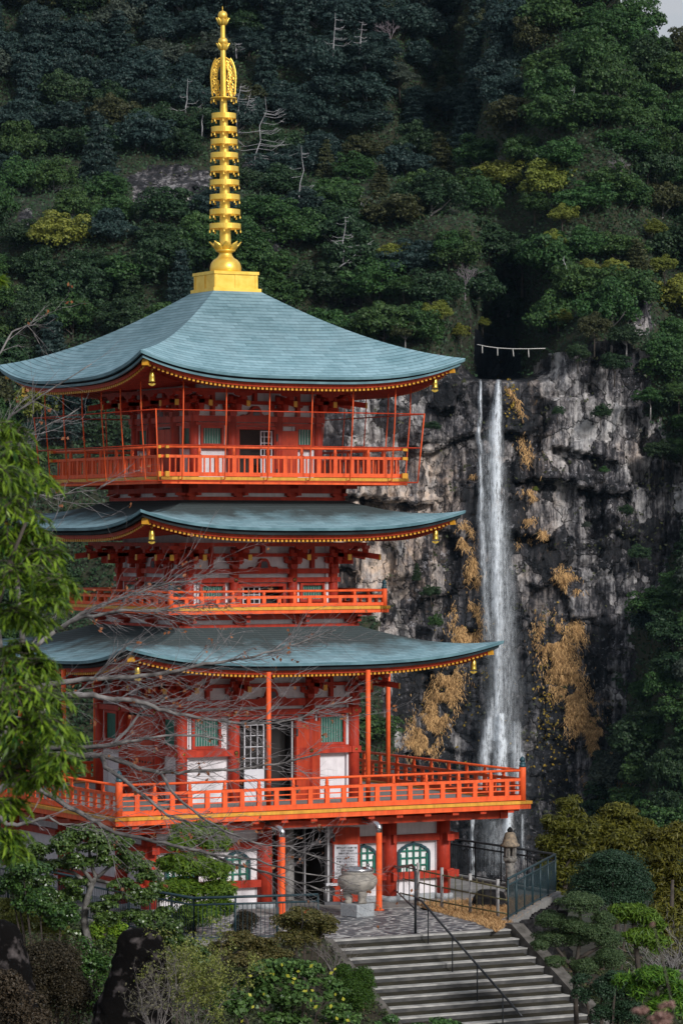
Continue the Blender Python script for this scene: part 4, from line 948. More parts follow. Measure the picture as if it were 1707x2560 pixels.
# ---- balconies: deck, ochre edge, railing
def deck(wd, zt_, zb_, ov, wi, woodmat):
    dk = MB(); dk.box(-wd+.1, wd-.1, -wd+.1, wd-.1, zb_+.03, zt_-.012); o = part(dk, 'balcony_deck', woodmat)
    y = MB(); y.box(-wd-ov, wd+ov, -wd-ov, -wd+.18, zt_-.078, zt_); y = y.build('ochre_edge', M['yellow'], o)
    spin(y, FACES)
    f_ = MB(); f_.box(-wd-ov+.03, wd+ov-.03, -wd-ov+.03, -wd+.16, zb_, zt_-.080); f_ = f_.build('edge_board', M['rail'], o); spin(f_, FACES)
    if wd < 5: return o
    u = MB()
    n = int(2*wd/.85)
    for i in range(n+1): x = -wd+.4+i*(2*wd-.8)/n; u.box(x-.09, x+.09, -wd-ov+.10, -wi, zb_-.09, zb_-.002)
    u = u.build('joists', M['redfascia'], o); spin(u, FACES)
    u = MB(); u.box(-wd+.25, wd-.25, -wd+.30, -wd+.5, zb_-.26, zb_-.092); u = u.build('edge_beam', M['redfascia'], o); spin(u, FACES)
    return o
M['deckboards'] = mat('deck_boards', (.26, .25, .24), (.18, .175, .17), 1.2, .8, stretch=(1, 12, 1))
deck(5.70, 2.486, 2.28, .19, 4.0, M['deckboards'])
deck(3.08, 7.49, 7.318, .12, 2.3, M['redfascia'])
deck(3.435, 10.808, 10.63, .12, 2.1, M['redfascia'])
def railing(wd, z, ztop_, zmid, thin, zbase, nb, pw, tip=0, bal=0, ext=0):
    mb = MB(); e = wd+ext
    mb.tube([(-e, -wd, ztop_), (e, -wd, ztop_)], .033, 8)
    mb.box(-e, e, -wd-.035, -wd+.035, zmid-.036, zmid+.036)
    for t in thin: mb.box(-wd, wd, -wd-.018, -wd+.018, t-.014, t+.014)
    mb.box(-e, e, -wd-.05, -wd+.05, zbase[0], zbase[1])
    for i in range(nb):
        x = -wd+(i+.5)*2*wd/nb; mb.box(x-pw/2, x+pw/2, -wd-.03, -wd+.03, zbase[1], zmid-.036)
        for j in range(bal):
            for sg in (-1, 1):
                xx = x+sg*(j+1)*(wd/nb)/(bal+1)+sg*.02; mb.box(xx-.018, xx+.018, -wd-.015, -wd+.015, zbase[1], zmid-.036)
    if tip:
        mb.cur = 1
        for sx in (-1, 1):
            for zz, h in ((ztop_, .08), (zmid, .08), ((zbase[0]+zbase[1])/2, .135)): mb.cbox((sx*(e-.01), -wd, zz), .07, .085 if h < .1 else .108, h)
    o = part(mb, 'railing', [M['rail'], M['goldtip']])
    pm = MB(); pm.box(-pw/2, pw/2, -.036, .036, zbase[1], zmid+.04); pm.lathe([(.062*pw/.12, zmid+.04), (.036, zmid+.07), (.052, zmid+.10), (.036, ztop_-.03), (.03, ztop_-.01)], n=8); pm = pm.mesh('rail_post', M['rail'])
    for i in range(1, nb):
        p_ = link('rail_post', pm, o); p_.location = (-wd+i*2*wd/nb, -wd, 0)
    return [o]+spin(o, FACES)
def newels(wd, zb_, zt_, r_):
    for sx, sy in ((-1, -1), (1, -1), (1, 1), (-1, 1)):
        mb = MB(); mb.lathe([(r_, zb_), (r_, zt_-.02), (r_*.9, zt_)], n=16); o = mb.build('corner_post', M['rail'], PG); o.location = (sx*wd, sy*wd, 0)
        k = r_/.085
        mb = MB(); mb.lathe([(.078*k, zt_-.01), (.082*k, zt_+.05*k), (.06*k, zt_+.07*k), (.075*k, zt_+.085*k), (.075*k, zt_+.10*k), (.05*k, zt_+.115*k), (.055*k, zt_+.13*k), (.072*k, zt_+.16*k), (.066*k, zt_+.20*k), (.03*k, zt_+.24*k), (.004, zt_+.265*k)], n=14)
        mb.build('finial', M['teal'], o)
railing(5.70, 2.486, 3.262, 3.025, (2.876, 2.745), (2.505, 2.628), 12, .125); newels(5.70, 2.49, 3.35, .09)
railing(3.08, 7.49, 7.89, 7.737, (), (7.50, 7.58), 7, .10); newels(3.08, 7.49, 7.94, .075)
railing(3.40, 10.81, 11.56, 11.325, (), (10.825, 10.926), 7, .115, tip=1, bal=2, ext=.16)

# ---- safety net round the top balcony
NF = None
def net():
    wb, wt_, z0, z1, zm = 3.72, 3.85, 10.70, 12.48, 11.60
    def at(z): return wb+(wt_-wb)*(z-z0)/(z1-z0)
    mb = MB()
    mb.tube([(-wt_, -wt_, z1), (wt_, -wt_, z1)], .016, 6); mb.tube([(-wb, -wb, z0), (wb, -wb, z0)], .018, 6); mb.tube([(-at(zm), -at(zm), zm), (at(zm), -at(zm), zm)], .016, 6)
    o = part(mb, 'safety_net_frame', M['redfascia'])
    nm = MB(); nm.add([(-wb, -wb, z0), (wb, -wb, z0), (wt_, -wt_, z1), (-wt_, -wt_, z1)], [(0, 1, 2, 3)]); nm.build('netting', M['net'], o)
    xs_ = [-3.06, -1.87, -.66, .55, 1.72, 2.95]
    for x in xs_:
        pm = MB(); pm.tube([(x, -wb+.15, z0+.02), (x, -wb, z0+.05), (x*1.01, -wt_, z1), (x*1.012, -wt_-.02, 13.25)], .017, 6); pm.build('net_pole', M['rail'], o)
    pm = MB(); pm.tube([(-wb, -wb, z0), (-wt_, -wt_, z1+.02)], .018, 6); pm.build('net_pole', M['rail'], o)
    spin(o, FACES)
def netmat():
    m_, nt, b = newmat('wire_netting'); L = nt.links.new
    tc = N(nt, 'TexCoord'); sp = N(nt, 'SeparateXYZ'); L(tc.outputs['Object'], sp.inputs[0])
    def line(a, b_, per, wd):
        n = N(nt, 'Math', operation='MULTIPLY_ADD'); L(a, n.inputs[0]); n.inputs[1].default_value = b_; L(sp.outputs[2], n.inputs[2])
        q = N(nt, 'Math', operation='MULTIPLY'); L(n.outputs[0], q.inputs[0]); q.inputs[1].default_value = 1/per
        fr = N(nt, 'Math', operation='FRACT'); L(q.outputs[0], fr.inputs[0]); lt = N(nt, 'Math', operation='LESS_THAN'); L(fr.outputs[0], lt.inputs[0]); lt.inputs[1].default_value = wd; return lt.outputs[0]
    a = line(sp.outputs[0], .7, .05, .022); c = line(sp.outputs[0], -.7, .05, .022)
    mxv = N(nt, 'Math', operation='MAXIMUM'); L(a, mxv.inputs[0]); L(c, mxv.inputs[1])
    b.inputs['Base Color'].default_value = (.12, .07, .065, 1); b.inputs['Roughness'].default_value = .5
    tr = N(nt, 'BsdfTransparent'); ms = N(nt, 'MixShader'); L(mxv.outputs[0], ms.inputs[0]); L(tr.outputs[0], ms.inputs[1]); L(b.outputs[0], ms.inputs[2]); L(ms.outputs[0], nt.nodes['Material Output'].inputs[0])
    return m_
M['net'] = netmat(); net()

# ---- eave posts standing on the first balcony
for k, x, p_ in ((0, -1.42, 5.28), (0, 1.40, 5.28), (1, 1.12, 5.52), (1, -3.9, 5.28) if False else (3, -1.4, 5.28), (3, 1.4, 5.28), (2, -1.4, 5.28), (2, 1.4, 5.28)):
    mb = MB(); a = k*PI/2; mb.tube([(x*math.cos(a)+p_*math.sin(a), x*math.sin(a)-p_*math.cos(a), 2.47), (x*math.cos(a)+p_*math.sin(a), x*math.sin(a)-p_*math.cos(a), 5.92)], .062, 12)
    mb.build('eave_post', M['rail'], PG)

# ---- ground storey
wB = 4.2; cB = [-4.2, -.98, 2.62, 4.2]
wl = MB(); wl.box(-wB, -1.0, -wB+.06, -wB+.2, -.1, 2.3); wl.box(.9, wB, -wB+.06, -wB+.2, -.1, 2.3); wl.box(-1.0, .9, -wB+.06, -wB+.2, 1.86, 2.3)
part(wl, 'plaster_wall', M['white'])
for k in FACES:
    wl = MB(); wl.box(-wB, wB, -wB+.06, -wB+.2, -.1, 2.3); part(wl, 'plaster_wall', M['white'], None, k)
mb = MB(); mb.box(-wB+.3, wB-.3, -wB+1.6, wB-.3, -.05, 2.27); part(mb, 'inner_wall', M['black'])
for a in (-1.02, .9): mb = MB(); mb.box(a, a+.02, -wB+.2, -wB+1.6, -.1, 2.27); part(mb, 'dark_passage', M['black'])
cm = MB(); cm.lathe([(.19, .0), (.19, 2.22)], n=18); cm.cur = 1; cm.lathe([(.27, -.1), (.27, .03), (.22, .05)], n=18); cm = cm.mesh('column', [M['red'], M['granite']])
for k in range(4):
    for x in cB[:-1]:
        o = link('column', cm, PG); c, s_ = math.cos(k*PI/2), math.sin(k*PI/2); o.location = (x*c+wB*s_, x*s_-wB*c, 0)
for za, zb, pr in ((1.43, 1.60, .10), (.46, .64, .11)):
    for k in range(4):
        for a, b in ([(-wB-.42, -1.0), (.9, wB+.42)] if k == 0 else [(-wB-.42, wB+.42)]):
            mb = MB(); mb.box(a, b, -wB-pr, -wB+.1, za, zb)
            for x in cB:
                if a < x < b: mb.box(x-.05, x+.05, -wB-.30, -wB+.0, za-.01, zb+.03)
            part(mb, 'tie_beam', M['red'], None, k)
mb = MB(); mb.box(-wB-.1, wB+.1, -wB-.06, -wB+.12, 2.06, 2.24); o = part(mb, 'head_beam', M['redfascia']); spin(o, FACES)
for k in range(4):
    for a, b in ([(-wB, -1.0), (.9, wB)] if k == 0 else [(-wB, wB)]): mb = MB(); mb.box(a, b, -wB-.02, -wB+.1, -.1, .06); part(mb, 'plinth', M['granite'], None, k)
def cusped(x0, x1, z0, z1, n=24):
    pts = [(x0, z0)]; cx = (x0+x1)/2; hw = (x1-x0)/2; sh = z0+(z1-z0)*.60
    prof = [(-1.0, 0), (-.98, .20), (-.90, .40), (-.80, .48), (-.72, .62), (-.56, .72), (-.46, .84), (-.24, .90), (-.10, .94), (0, 1.06)]
    L_ = [(cx+a*hw, sh+(z1-sh)*b) for a, b in prof]
    return pts+L_+[(2*cx-x, z) for x, z in L_[-2::-1]]+[(x1, z0)]
def cusped_window(x0, x1, z0, z1):
    mb = MB(); outp = cusped(x0-.06, x1+.06, z0, z1+.06); inp = cusped(x0, x1, z0, z1); y0, y1 = -wB-.015, -wB+.058
    n = len(outp); vs = []
    for x, z in outp: vs += [(x, y0, z), (x, y1, z)]
    for x, z in inp: vs += [(x, y0, z), (x, y1, z)]
    fs = []
    for i in range(n-1):
        a, b = 2*i, 2*i+2; c, d = 2*n+2*i, 2*n+2*i+2
        fs += [(a, b, d, c), (a, a+1, b+1, b), (c, d, d+1, c+1)]
    mb.add(vs, fs); o = part(mb, 'cusped_window', M['teal'])
    pm = MB(); pm.add([(x, -wB+.05, z) for x, z in inp], [tuple(range(n))]); pm.build('pane', M['paper'], o)
    lm = MB(); w_ = x1-x0; nn = max(3, round(w_/.19))
    for i in range(nn+1):
        x = x0+.03+i*(w_-.06)/nn; u = abs((x-(x0+x1)/2)/(w_/2)); zt_ = z1-(z1-z0)*.40*(u**1.6)*.95
        lm.box(x-.024, x+.024, -wB+.0, -wB+.04, z0, zt_)
    for j in range(1, 4): z = z0+(z1-z0)*(j-.15)/3.7; lm.box(x0+.02, x1-.02, -wB+.004, -wB+.036, z-.02, z+.02)
    lm.build('lattice', M['green'], o); return o
cusped_window(2.92, 3.76, .64, 1.33); cusped_window(1.58, 2.20, .64, 1.33); cusped_window(-2.10, -1.44, .64, 1.33); cusped_window(-3.70, -3.0, .64, 1.33)
dg = MB(); dg.box(-.98, -.86, -wB-.04, -wB+.2, -.1, 2.06); dg.box(-.62, -.55, -wB-.02, -wB+.1, -.1, 2.06)
dg = part(dg, 'doorway', M['red'])
mb = MB(); mb.box(.80, .86, -wB-.02, -wB+.12, -.06, 1.9); mb.build('metal_jamb', M['greyframe'], dg)
mb = MB(); mb.box(.62, .655, -wB+.9, -wB+1.0, -.06, 2.0); mb.box(-.2, -.1, -wB+1.3, -wB+1.4, -.06, 2.0); mb.cur = 1; mb.lathe([(.16, -.06), (.16, 2.1)], (.30, -wB+1.2, 0), 12); mb.build('inner_pillar', [M['greyframe'], M['greypost']], dg)
LD = leaf_door(.92, -wB-.10, .68, -.02, 1.88, R(-24), dg, 'open red door leaf carrying the white notice')

# ---- notice board on the open leaf
def notice():
    t_ = thing('notice_board', 'white notice board with black Japanese lettering on the open red door', 'sign', None, (.92, -wB-.10, 0), R(-24))
    x0, x1, z0, z1, y = .03, .625, .57, 1.44, -.034
    mb = MB(); mb.box(x0, x1, y-.02, y, z0, z1); mb.build('board', M['signwhite'], t_)
    lines = [('那智山才一の展望所', .085, 1.335, .058), ('日本一の滝が', .19, 1.265, .056), ('滝壺まで眺められます。', .13, 1.195, .054), (None, 0, 1.135, 0), ('絢爛たる格天井と', .085, 1.055, .058), ('壁画をごらん下さい。', .085, .985, .058), (None, 0, .93, 0),
             ('千手観音様、阿弥陀如', .085, .845, .056), ('来様に皆さの願いをお祈', .085, .77, .053), ('りしましょう。', .085, .695, .053)]
    for s_, x, z, h in lines:
        if s_ is None:
            mb = MB(); mb.box(.07, .55, y-.024, y-.0205, z-.003, z+.003); mb.build('ruled_line', M['ink'], t_); continue
        cu = bpy.data.curves.new('text', 'FONT'); cu.body = s_; cu.size = h; cu.offset = .0016
        ob = bpy.data.objects.new('text', cu); COL.objects.link(ob); bpy.context.view_layer.update()
        me = bpy.data.meshes.new_from_object(ob.evaluated_get(bpy.context.evaluated_depsgraph_get())); bpy.data.objects.remove(ob)
        me.materials.clear(); me.materials.append(M['ink']); o = link('lettering', me, t_); o.location = (x+x0*.0, y-.0225, z); o.rotation_euler = (PI/2, 0, 0)
notice()

# ---- drain pipes from the balcony gutter to the cobbles
for x in (-1.40, 1.33):
    mb = MB(); y = -5.98; mb.lathe([(.13, -.1), (.13, -.07), (.078, -.06), (.075, 1.86)], (x, y, 0), 14); mb.cur = 1
    mb.tube([(x, y, 1.86), (x, y, 1.99), (x-.02, y+.05, 2.06), (x-.07, y+.14, 2.10), (x-.20, y+.45, 2.16)], .077, 12)
    mb.build('drain_pipe', [M['rail'], M['steel']], PG)

# ---- golden spire
def spire():
    A = lambda y: CAMP[2]+(1331-y)*CAM_D/F_PX
    z0 = 15.68; SP = MB(); L_ = Vector((-.012*RT[0], -.012*RT[1], 0))
    prof = [(.155, A(640)), (.150, A(609)), (.145, A(566)), (.125, A(423)), (.105, A(290)), (.085, A(246)), (.075, A(150)), (.065, A(120)), (.062, A(60)), (.058, A(50))]
    SP.lathe(prof, n=18); sp_ = SP.build('spire', M['gold'], PG)
    sh = Matrix.Identity(4); sh[0][2] = L_.x; sh[1][2] = L_.y
    base = MB(); b0, b1 = A(727)-.02, A(682)
    base.box(-.70, .70, -.70, .70, b0-.06, b0+.05); base.box(-.62, .62, -.62, .62, b0+.05, b1-.08); base.box(-.66, .66, -.66, .66, b1-.08, b1)
    for k in range(4):
        c, s_ = [(1, 0), (0, 1), (-1, 0), (0, -1)][k]
        for x0, x1 in ((-.62, -.56), (-.035, .035), (.56, .62)):
            P8 = [(x0, -.638), (x1, -.638), (x1, -.615), (x0, -.615)]
            vs = [(x*c-y*s_, x*s_+y*c, z) for z in (b0+.05, b1-.09) for x, y in P8]
            base.add(vs, [(0, 1, 5, 4), (1, 2, 6, 5), (2, 3, 7, 6), (3, 0, 4, 7)])
    base.build('base_box', M['gold'], sp_)
    bowl = MB(); zb_ = A(682)
    bowl.lathe([(.40, zb_), (.415, zb_+.06), (.418, zb_+.14), (.39, zb_+.25), (.32, zb_+.34), (.24, zb_+.385), (.21, zb_+.42), (.18, zb_+.47), (.17, zb_+.52), (.20, zb_+.545), (.26, zb_+.57), (.27, zb_+.60), (.20, zb_+.62)], n=28)
    bowl.build('inverted_bowl', M['gold'], sp_)
    def petals(z, r0, r1, h, n, w_, name):
        mb = MB()
        for k in range(n):
            t = 2*PI*(k+.5)/n; d = Vector((math.cos(t), math.sin(t), 0)); e = Vector((-math.sin(t), math.cos(t), 0)); vs = []
            pr = [(0, .25), (.3, .85), (.6, 1.0), (.85, .6), (1.0, .06)]
            for q, wd in pr:
                c = d*(r0+(r1-r0)*q**1.3)+Vector((0, 0, z+h*(q-.12*math.sin(q*PI))))
                for a in (-1, -.5, 0, .5, 1): vs.append(c+e*wd*w_*a+d*(-.035*(1-a*a)*-1))
            fs = [(5*i+j, 5*i+j+1, 5*i+j+6, 5*i+j+5) for i in range(4) for j in range(4)]; mb.add(vs, fs, True)
        o = mb.build(name, M['gold'], sp_); sm = o.modifiers.new('thick', 'SOLIDIFY'); sm.thickness = .015; return o
    petals(zb_+.56, .20, .40, .26, 8, .14, 'lotus_petals')
    for i, y in enumerate((290, 324, 355, 389, 423, 457, 493.4, 530.5, 566)):
        z = A(y); r_ = .325+(.418-.325)*(i/8)**.8; mb = MB(); h = .135; n = 36; t = .022
        prof = [(r_, z-h/2), (r_, z+h/2), (r_-t, z+h/2), (r_-t, z-h/2), (r_, z-h/2)]; vs = []
        for rr, zz in prof[:4]:
            for k in range(n): a = 2*PI*k/n; vs.append((rr*math.cos(a), rr*math.sin(a), zz))
        mb.add(vs, [(j*n+k, j*n+(k+1) % n, ((j+1) % 4)*n+(k+1) % n, ((j+1) % 4)*n+k) for j in range(4) for k in range(n)], False)
        for k in range(4): a = PI/4+k*PI/2; mb.beam((0, 0, z), (r_*math.cos(a), r_*math.sin(a), z), .03, .05)
        for k in range(8):
            a = 2*PI*k/8+.26; mb.lathe([(.006, -.0), (.006, -.03), (.020, -.04), (.022, -.085), (.028, -.10), (.005, -.11)], ((r_-.01)*math.cos(a), (r_-.01)*math.sin(a), z-h/2), 6)
        mb.build('ring', M['gold'], sp_)
    # flame ornament on its plate
    mb = MB(); z = A(246); mb.lathe([(.34, z-.015), (.355, z), (.34, z+.02), (.09, z+.03)], n=26)
    for k in range(8):
        a = 2*PI*k/8+.2; mb.lathe([(.006, 0), (.006, -.03), (.022, -.04), (.024, -.09), (.032, -.105), (.005, -.12)], (.33*math.cos(a), .33*math.sin(a), z-.01), 6)
    mb.build('ornament_plate', M['gold'], sp_)
    rg = random.Random(4); zf0, zf1 = A(240), A(142); H = zf1-zf0
    for a in (AZ*-1, AZ*-1+PI/2):
        mb = MB(); d = Vector((math.cos(a), math.sin(a), 0))
        def hw(q): return .33*math.sqrt(max(0, 1-(max(q, .0)-.42)**2/.345))*(1 if q < .5 else 1) if q > .42 else .30+.03*(q/.42)
        for s_ in (-1, 1):
            pts = [d*s_*hw(q)*.97+Vector((0, 0, zf0+H*q)) for q in np.linspace(0, .99, 16)]
            mb.tube(pts, .012, 5)
            mb.tube([d*s_*(.10+.07*math.sin(q*PI))+Vector((0, 0, zf0+H*(.08+.72*q))) for q in np.linspace(0, 1, 12)], .013, 5)
            for i in range(26):
                q = (i+.5)/26*.92; w_ = hw(q); c0 = d*s_*(w_*rg.uniform(.45, .75))+Vector((0, 0, zf0+H*q)); rr = rg.uniform(.045, .085); dirn = 1 if i % 2 else -1
                mb.tube([c0+d*s_*rr*(1-.6*t)*math.cos(t*7*dirn)+Vector((0, 0, rr*(1-.6*t)*math.sin(t*7*dirn))) for t in np.linspace(0, 1, 10)], [.014]*9+[.02], 5)
                b0_ = d*s_*w_*.93+Vector((0, 0, zf0+H*q)); mb.tube([b0_, b0_+d*s_*.03+Vector((0, 0, .04)), b0_+d*s_*.025+Vector((0, 0, .085))], [.018, .015, .004], 5)
        mb.build('flame_ornament', M['gold'], sp_)
    for y0, y1, nm in ((111, 94, 'dragon_wheel'), (48, 28, 'sacred_jewel')):
        za, zb2 = A(y0), A(y1); h = zb2-za; mb = MB()
        mb.lathe([(.10, za), (.125, za+h*.35), (.128, za+h*.6), (.10, za+h*.9), (.06, za+h*1.02), (.03 if y1 > 50 else .02, za+h*1.1)], n=22)
        if y1 < 50: mb.lathe([(.012, zb2), (.010, A(15))], n=8)
        mb.build(nm, M['gold'], sp_)
        petals(za-.15, .07, .155, .19, 8, .055, 'lotus_cup')
        mb = MB(); mb.lathe([(.05, za-.17), (.075, za-.15), (.10, za-.09), (.115, za-.02), (.10, za+.01)], n=18); mb.build('cup', M['gold'], sp_)
    for o in [sp_]+list(sp_.children):
        c = Matrix.Translation((0, 0, z0))@sh@Matrix.Translation((0, 0, -z0)); o.data.transform(c)
spire()

# ---- wind bells under the roof corners (they hang free)
bm_ = MB(); bm_.tube([(0, 0, .0), (0, 0, -.09)], .009, 6); 
bell0 = None
def bell(loc, label):
    t_ = thing('wind_bell', label, 'bell', 'brass wind bells at the roof corners', loc); global bell0
    if bell0 is None:
        a = MB(); a.tube([(0, 0, .02), (.022, 0, -.03), (0, 0, -.08), (-.022, 0, -.03), (0, 0, .02)], .008, 6); a.build('chain_link', M['brass'], t_)
        a = MB(); a.lathe([(.018, -.08), (.05, -.095), (.066, -.12), (.070, -.20), (.072, -.21), (.070, -.22), (.074, -.31), (.084, -.345), (.078, -.35), (.02, -.34)], n=16); a.build('bell_body', M['brass'], t_)
        a = MB(); a.tube([(0, 0, -.34), (0, 0, -.40)], .007, 5); a.prism([(-.095, -.395), (-.05, -.375), (0, -.40), (.05, -.375), (.095, -.395), (.06, -.43), (0, -.455), (-.06, -.43)], -.008, .008); o = a.build('clapper', M['brass'], t_); o.rotation_euler = (0, 0, -AZ)
        bell0 = t_
    else:
        for ch in bell0.children: c = ch.copy(); COL.objects.link(c); c.parent = t_
for Rf, nm, cs in ((R3, 'top', ((-1, -1, 'nearest'), (1, -1, 'right'), (-1, 1, 'left'))), (R2, 'middle', ((-1, -1, 'nearest'), (1, -1, 'right'))), (R1, 'lowest', ((-1, -1, 'nearest'), (1, -1, 'right')))):
    for sx, sy, w_ in cs:
        e = Rf.eave(1, .58, -.40); bell((sx*abs(e[0]), sy*abs(e[0]), e[2]-.02), f'brass wind bell hanging from the {w_} corner of the {nm} roof')

# ================================================================== GROUND, PLAZA, STAIRS
ST_Y, TREAD, RISER, NST = -11.10, .38, .18, 17
FA, FB = (2.81, -9.80), (7.22, -4.85)           # right-hand fence line
def gheight(x, y):
    x = np.asarray(x, float); y = np.asarray(y, float)
    ter = np.full(x.shape, -.16)
    left = -.16-.13*np.maximum(0, -11.4-y)-.30*np.minimum(np.maximum(0, -11.4-y), 9)*sstep(x, -7, -3.2)+.25*(fbm(x/3, y/3, 61, 3)-.5)*sstep(-y, 11.5, 13)
    tr = np.maximum(-.22-.474*np.maximum(0, ST_Y-y), -3.6)
    right = -1.5-.10*np.maximum(0, -8-y)-.12*np.maximum(x-4, 0)+.5*(fbm(x/2.5, y/2.5, 63, 3)-.5)
    # which side of the terrace edge
    s_ = (x-FA[0])*(FB[1]-FA[1])-(y-FA[1])*(FB[0]-FA[0]); out_ = sstep(s_/6.6, .05, .35)*(x > 2.4); out_ = np.maximum(out_, sstep(x, 7.35, 7.7)); out_ = np.maximum(out_, sstep(y, 13, 15))
    zz = ter*(1-out_)+np.minimum(right, -1.3)*out_
    fr = sstep(-y, 11.05, 11.2)
    lm = 1-sstep(x, -3.05, -2.75); rm = sstep(x, 2.15, 2.45)
    front = left*lm+right*rm+tr*(1-lm)*(1-rm)
    zz = zz*(1-fr)+front*fr
    zz = zz-4.2*sstep(y, 14, 22)
    return zz
xs_ = np.concatenate([np.linspace(-70, -12, 40), np.arange(-11.8, 14, .2), np.linspace(14.2, 60, 40)]); ys_ = np.concatenate([np.linspace(-92, -26, 40), np.arange(-25.8, 16, .2), np.linspace(16.2, 30, 12)])
A_, B_ = np.meshgrid(xs_, ys_); Zg = gheight(A_, B_); ix = np.arange(A_.size).reshape(A_.shape)
q = np.stack([ix[:-1, :-1], ix[:-1, 1:], ix[1:, 1:], ix[1:, :-1]], -1).reshape(-1, 4)
M['soil'] = mat('garden_soil', (.012, .010, .006), (.026, .022, .012), 2.2, .95, bump=.8, bscale=14)
tag(link('ground', npmesh('ground', np.stack([A_, B_, Zg], -1), q, M['soil'], None, True)), kind='structure')
def cobblemat():
    m_, nt, b = newmat('cobbles'); L = nt.links.new
    tc = N(nt, 'TexCoord'); mp = N(nt, 'Mapping'); mp.inputs['Scale'].default_value = (.75, 1.5, 1); L(tc.outputs['Object'], mp.inputs[0])
    nz = N(nt, 'TexNoise', Scale=5, Detail=2); L(mp.outputs[0], nz.inputs['Vector']); ad = N(nt, 'MixRGB', blend_type='ADD'); ad.inputs[0].default_value = .08; L(mp.outputs[0], ad.inputs[1]); L(nz.outputs['Color'], ad.inputs[2])
    vo = N(nt, 'TexVoronoi', feature='DISTANCE_TO_EDGE'); vo.inputs['Scale'].default_value = 3.6; L(ad.outputs[0], vo.inputs['Vector'])
    v2 = N(nt, 'TexVoronoi'); v2.inputs['Scale'].default_value = 3.6; L(ad.outputs[0], v2.inputs['Vector'])
    rp = N(nt, 'ValToRGB'); e = rp.color_ramp.elements; e[0].position = .06; e[0].color = (0, 0, 0, 1); e[1].position = .12; e[1].color = (1, 1, 1, 1); L(vo.outputs[0], rp.inputs[0])
    hs = N(nt, 'ValToRGB'); e = hs.color_ramp.elements; e[0].color = (.018, .024, .038, 1); e[1].color = (.058, .066, .085, 1); L(v2.outputs['Color'], hs.inputs[0])
    mx = N(nt, 'MixRGB'); L(rp.outputs[0], mx.inputs[0]); mx.inputs[1].default_value = (.42, .42, .41, 1); L(hs.outputs[0], mx.inputs[2]); L(mx.outputs[0], b.inputs['Base Color']); b.inputs['Roughness'].default_value = .6
    bp = N(nt, 'Bump', Strength=.5, Distance=.03); L(rp.outputs[0], bp.inputs['Height']); L(bp.outputs[0], b.inputs['Normal']); return m_
mb = MB(); mb.add([(-2.75, -10.86, -.1), (2.16, -10.86, -.1), (2.7, -9.7, -.1), (2.55, -8.2, -.1), (2.3, -5.75, -.1), (-5.6, -5.75, -.1), (-5.6, -10.2, -.1)], [tuple(range(7))])
tag(mb.build('cobbled_plaza', cobblemat()), kind='structure')
mb = MB(); mb.box(-6.3, 7.25, -5.75, 12, -.4, -.085); tag(mb.build('pavement', M['concrete']), kind='structure')
# stairs
def stairs():
    t_ = MB(); M['step'] = mat('shaded_riser_concrete', (.085, .083, .082), (.035, .036, .038), 3.0, .85, bump=.4, bscale=24, stretch=(1, 1, 2)); M['tread'] = mat('lit_step_tread', (.42, .41, .39), (.24, .235, .225), 3.5, .85, bump=.3, bscale=30)  # risers darker, treads paler: fall of light painted into the colours
    for i in range(NST):
        y = ST_Y-TREAD*i; z = -.10-RISER*i; x0, x1 = -2.70, 2.12; dp = .30 if i == 0 else TREAD
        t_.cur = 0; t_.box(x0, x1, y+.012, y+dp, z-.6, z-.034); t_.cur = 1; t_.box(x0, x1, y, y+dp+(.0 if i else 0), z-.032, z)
    t_ = t_.build('stairs', [M['step'], M['tread']]); tag(t_, kind='structure')
    M['stringer'] = mat('mossy_kerb', (.12, .11, .10), (.04, .036, .03), 4, .9, bump=.5, bscale=20)
    for nm, lab, x0, x1, zo in (('stair_kerb', 'sloping stone kerb on the right side of the steps', 2.13, 2.46, .12), ('stair_kerb', 'sloping stone kerb on the left side of the steps beside the clipped hedge', -2.92, -2.71, .04)):
        k = MB(); n = NST; ya, yb = ST_Y+.30, ST_Y-TREAD*n; za, zb = -.10+zo, -.10-RISER*n+zo
        k.add([(x0, ya, za), (x1, ya, za), (x1, ST_Y, za), (x0, ST_Y, za), (x0, yb, zb), (x1, yb, zb), (x0, ya, za-1.2), (x1, ya, za-1.2), (x1, ST_Y, za-1.4), (x0, ST_Y, za-1.4), (x0, yb, zb-1.4), (x1, yb, zb-1.4)],
              [(0, 3, 2, 1), (3, 4, 5, 2), (0, 6, 9, 3), (3, 9, 10, 4), (1, 2, 8, 7), (2, 5, 11, 8), (4, 10, 11, 5), (0, 1, 7, 6)])
        o = k.build(nm, M['stringer']); tag(o, lab, 'kerb')
stairs()
mb = MB(); mb.box(-20, 20, -40, ST_Y-TREAD*NST+.02, -3.9, -.10-RISER*NST+.0); tag(mb.build('path', M['concrete']), kind='structure')
# kerb and retaining wall under the right-hand fence
def kerbline(P, w_, z0, z1, name, m_, lab, cat):
    mb = MB()
    for a, b in zip(P[:-1], P[1:]):
        d = Vector((b[0]-a[0], b[1]-a[1], 0)).normalized(); n = Vector((-d.y, d.x, 0))*w_/2
        A, B = Vector((a[0], a[1], 0))-d*w_*.0, Vector((b[0], b[1], 0))
        mb.add([A-n+Vector((0, 0, z)) for z in (z0, z1)]+[B-n+Vector((0, 0, z)) for z in (z0, z1)]+[B+n+Vector((0, 0, z)) for z in (z0, z1)]+[A+n+Vector((0, 0, z)) for z in (z0, z1)], [(0, 2, 3, 1), (2, 4, 5, 3), (4, 6, 7, 5), (6, 0, 1, 7), (1, 3, 5, 7)])
    return tag(mb.build(name, m_), lab, cat)
kerbline([FA, FB, (7.22, 12)], .30, -.5, -.02, 'kerb', M['concrete'], 'grey concrete kerb carrying the metal fence right of the bamboo fence', 'kerb')
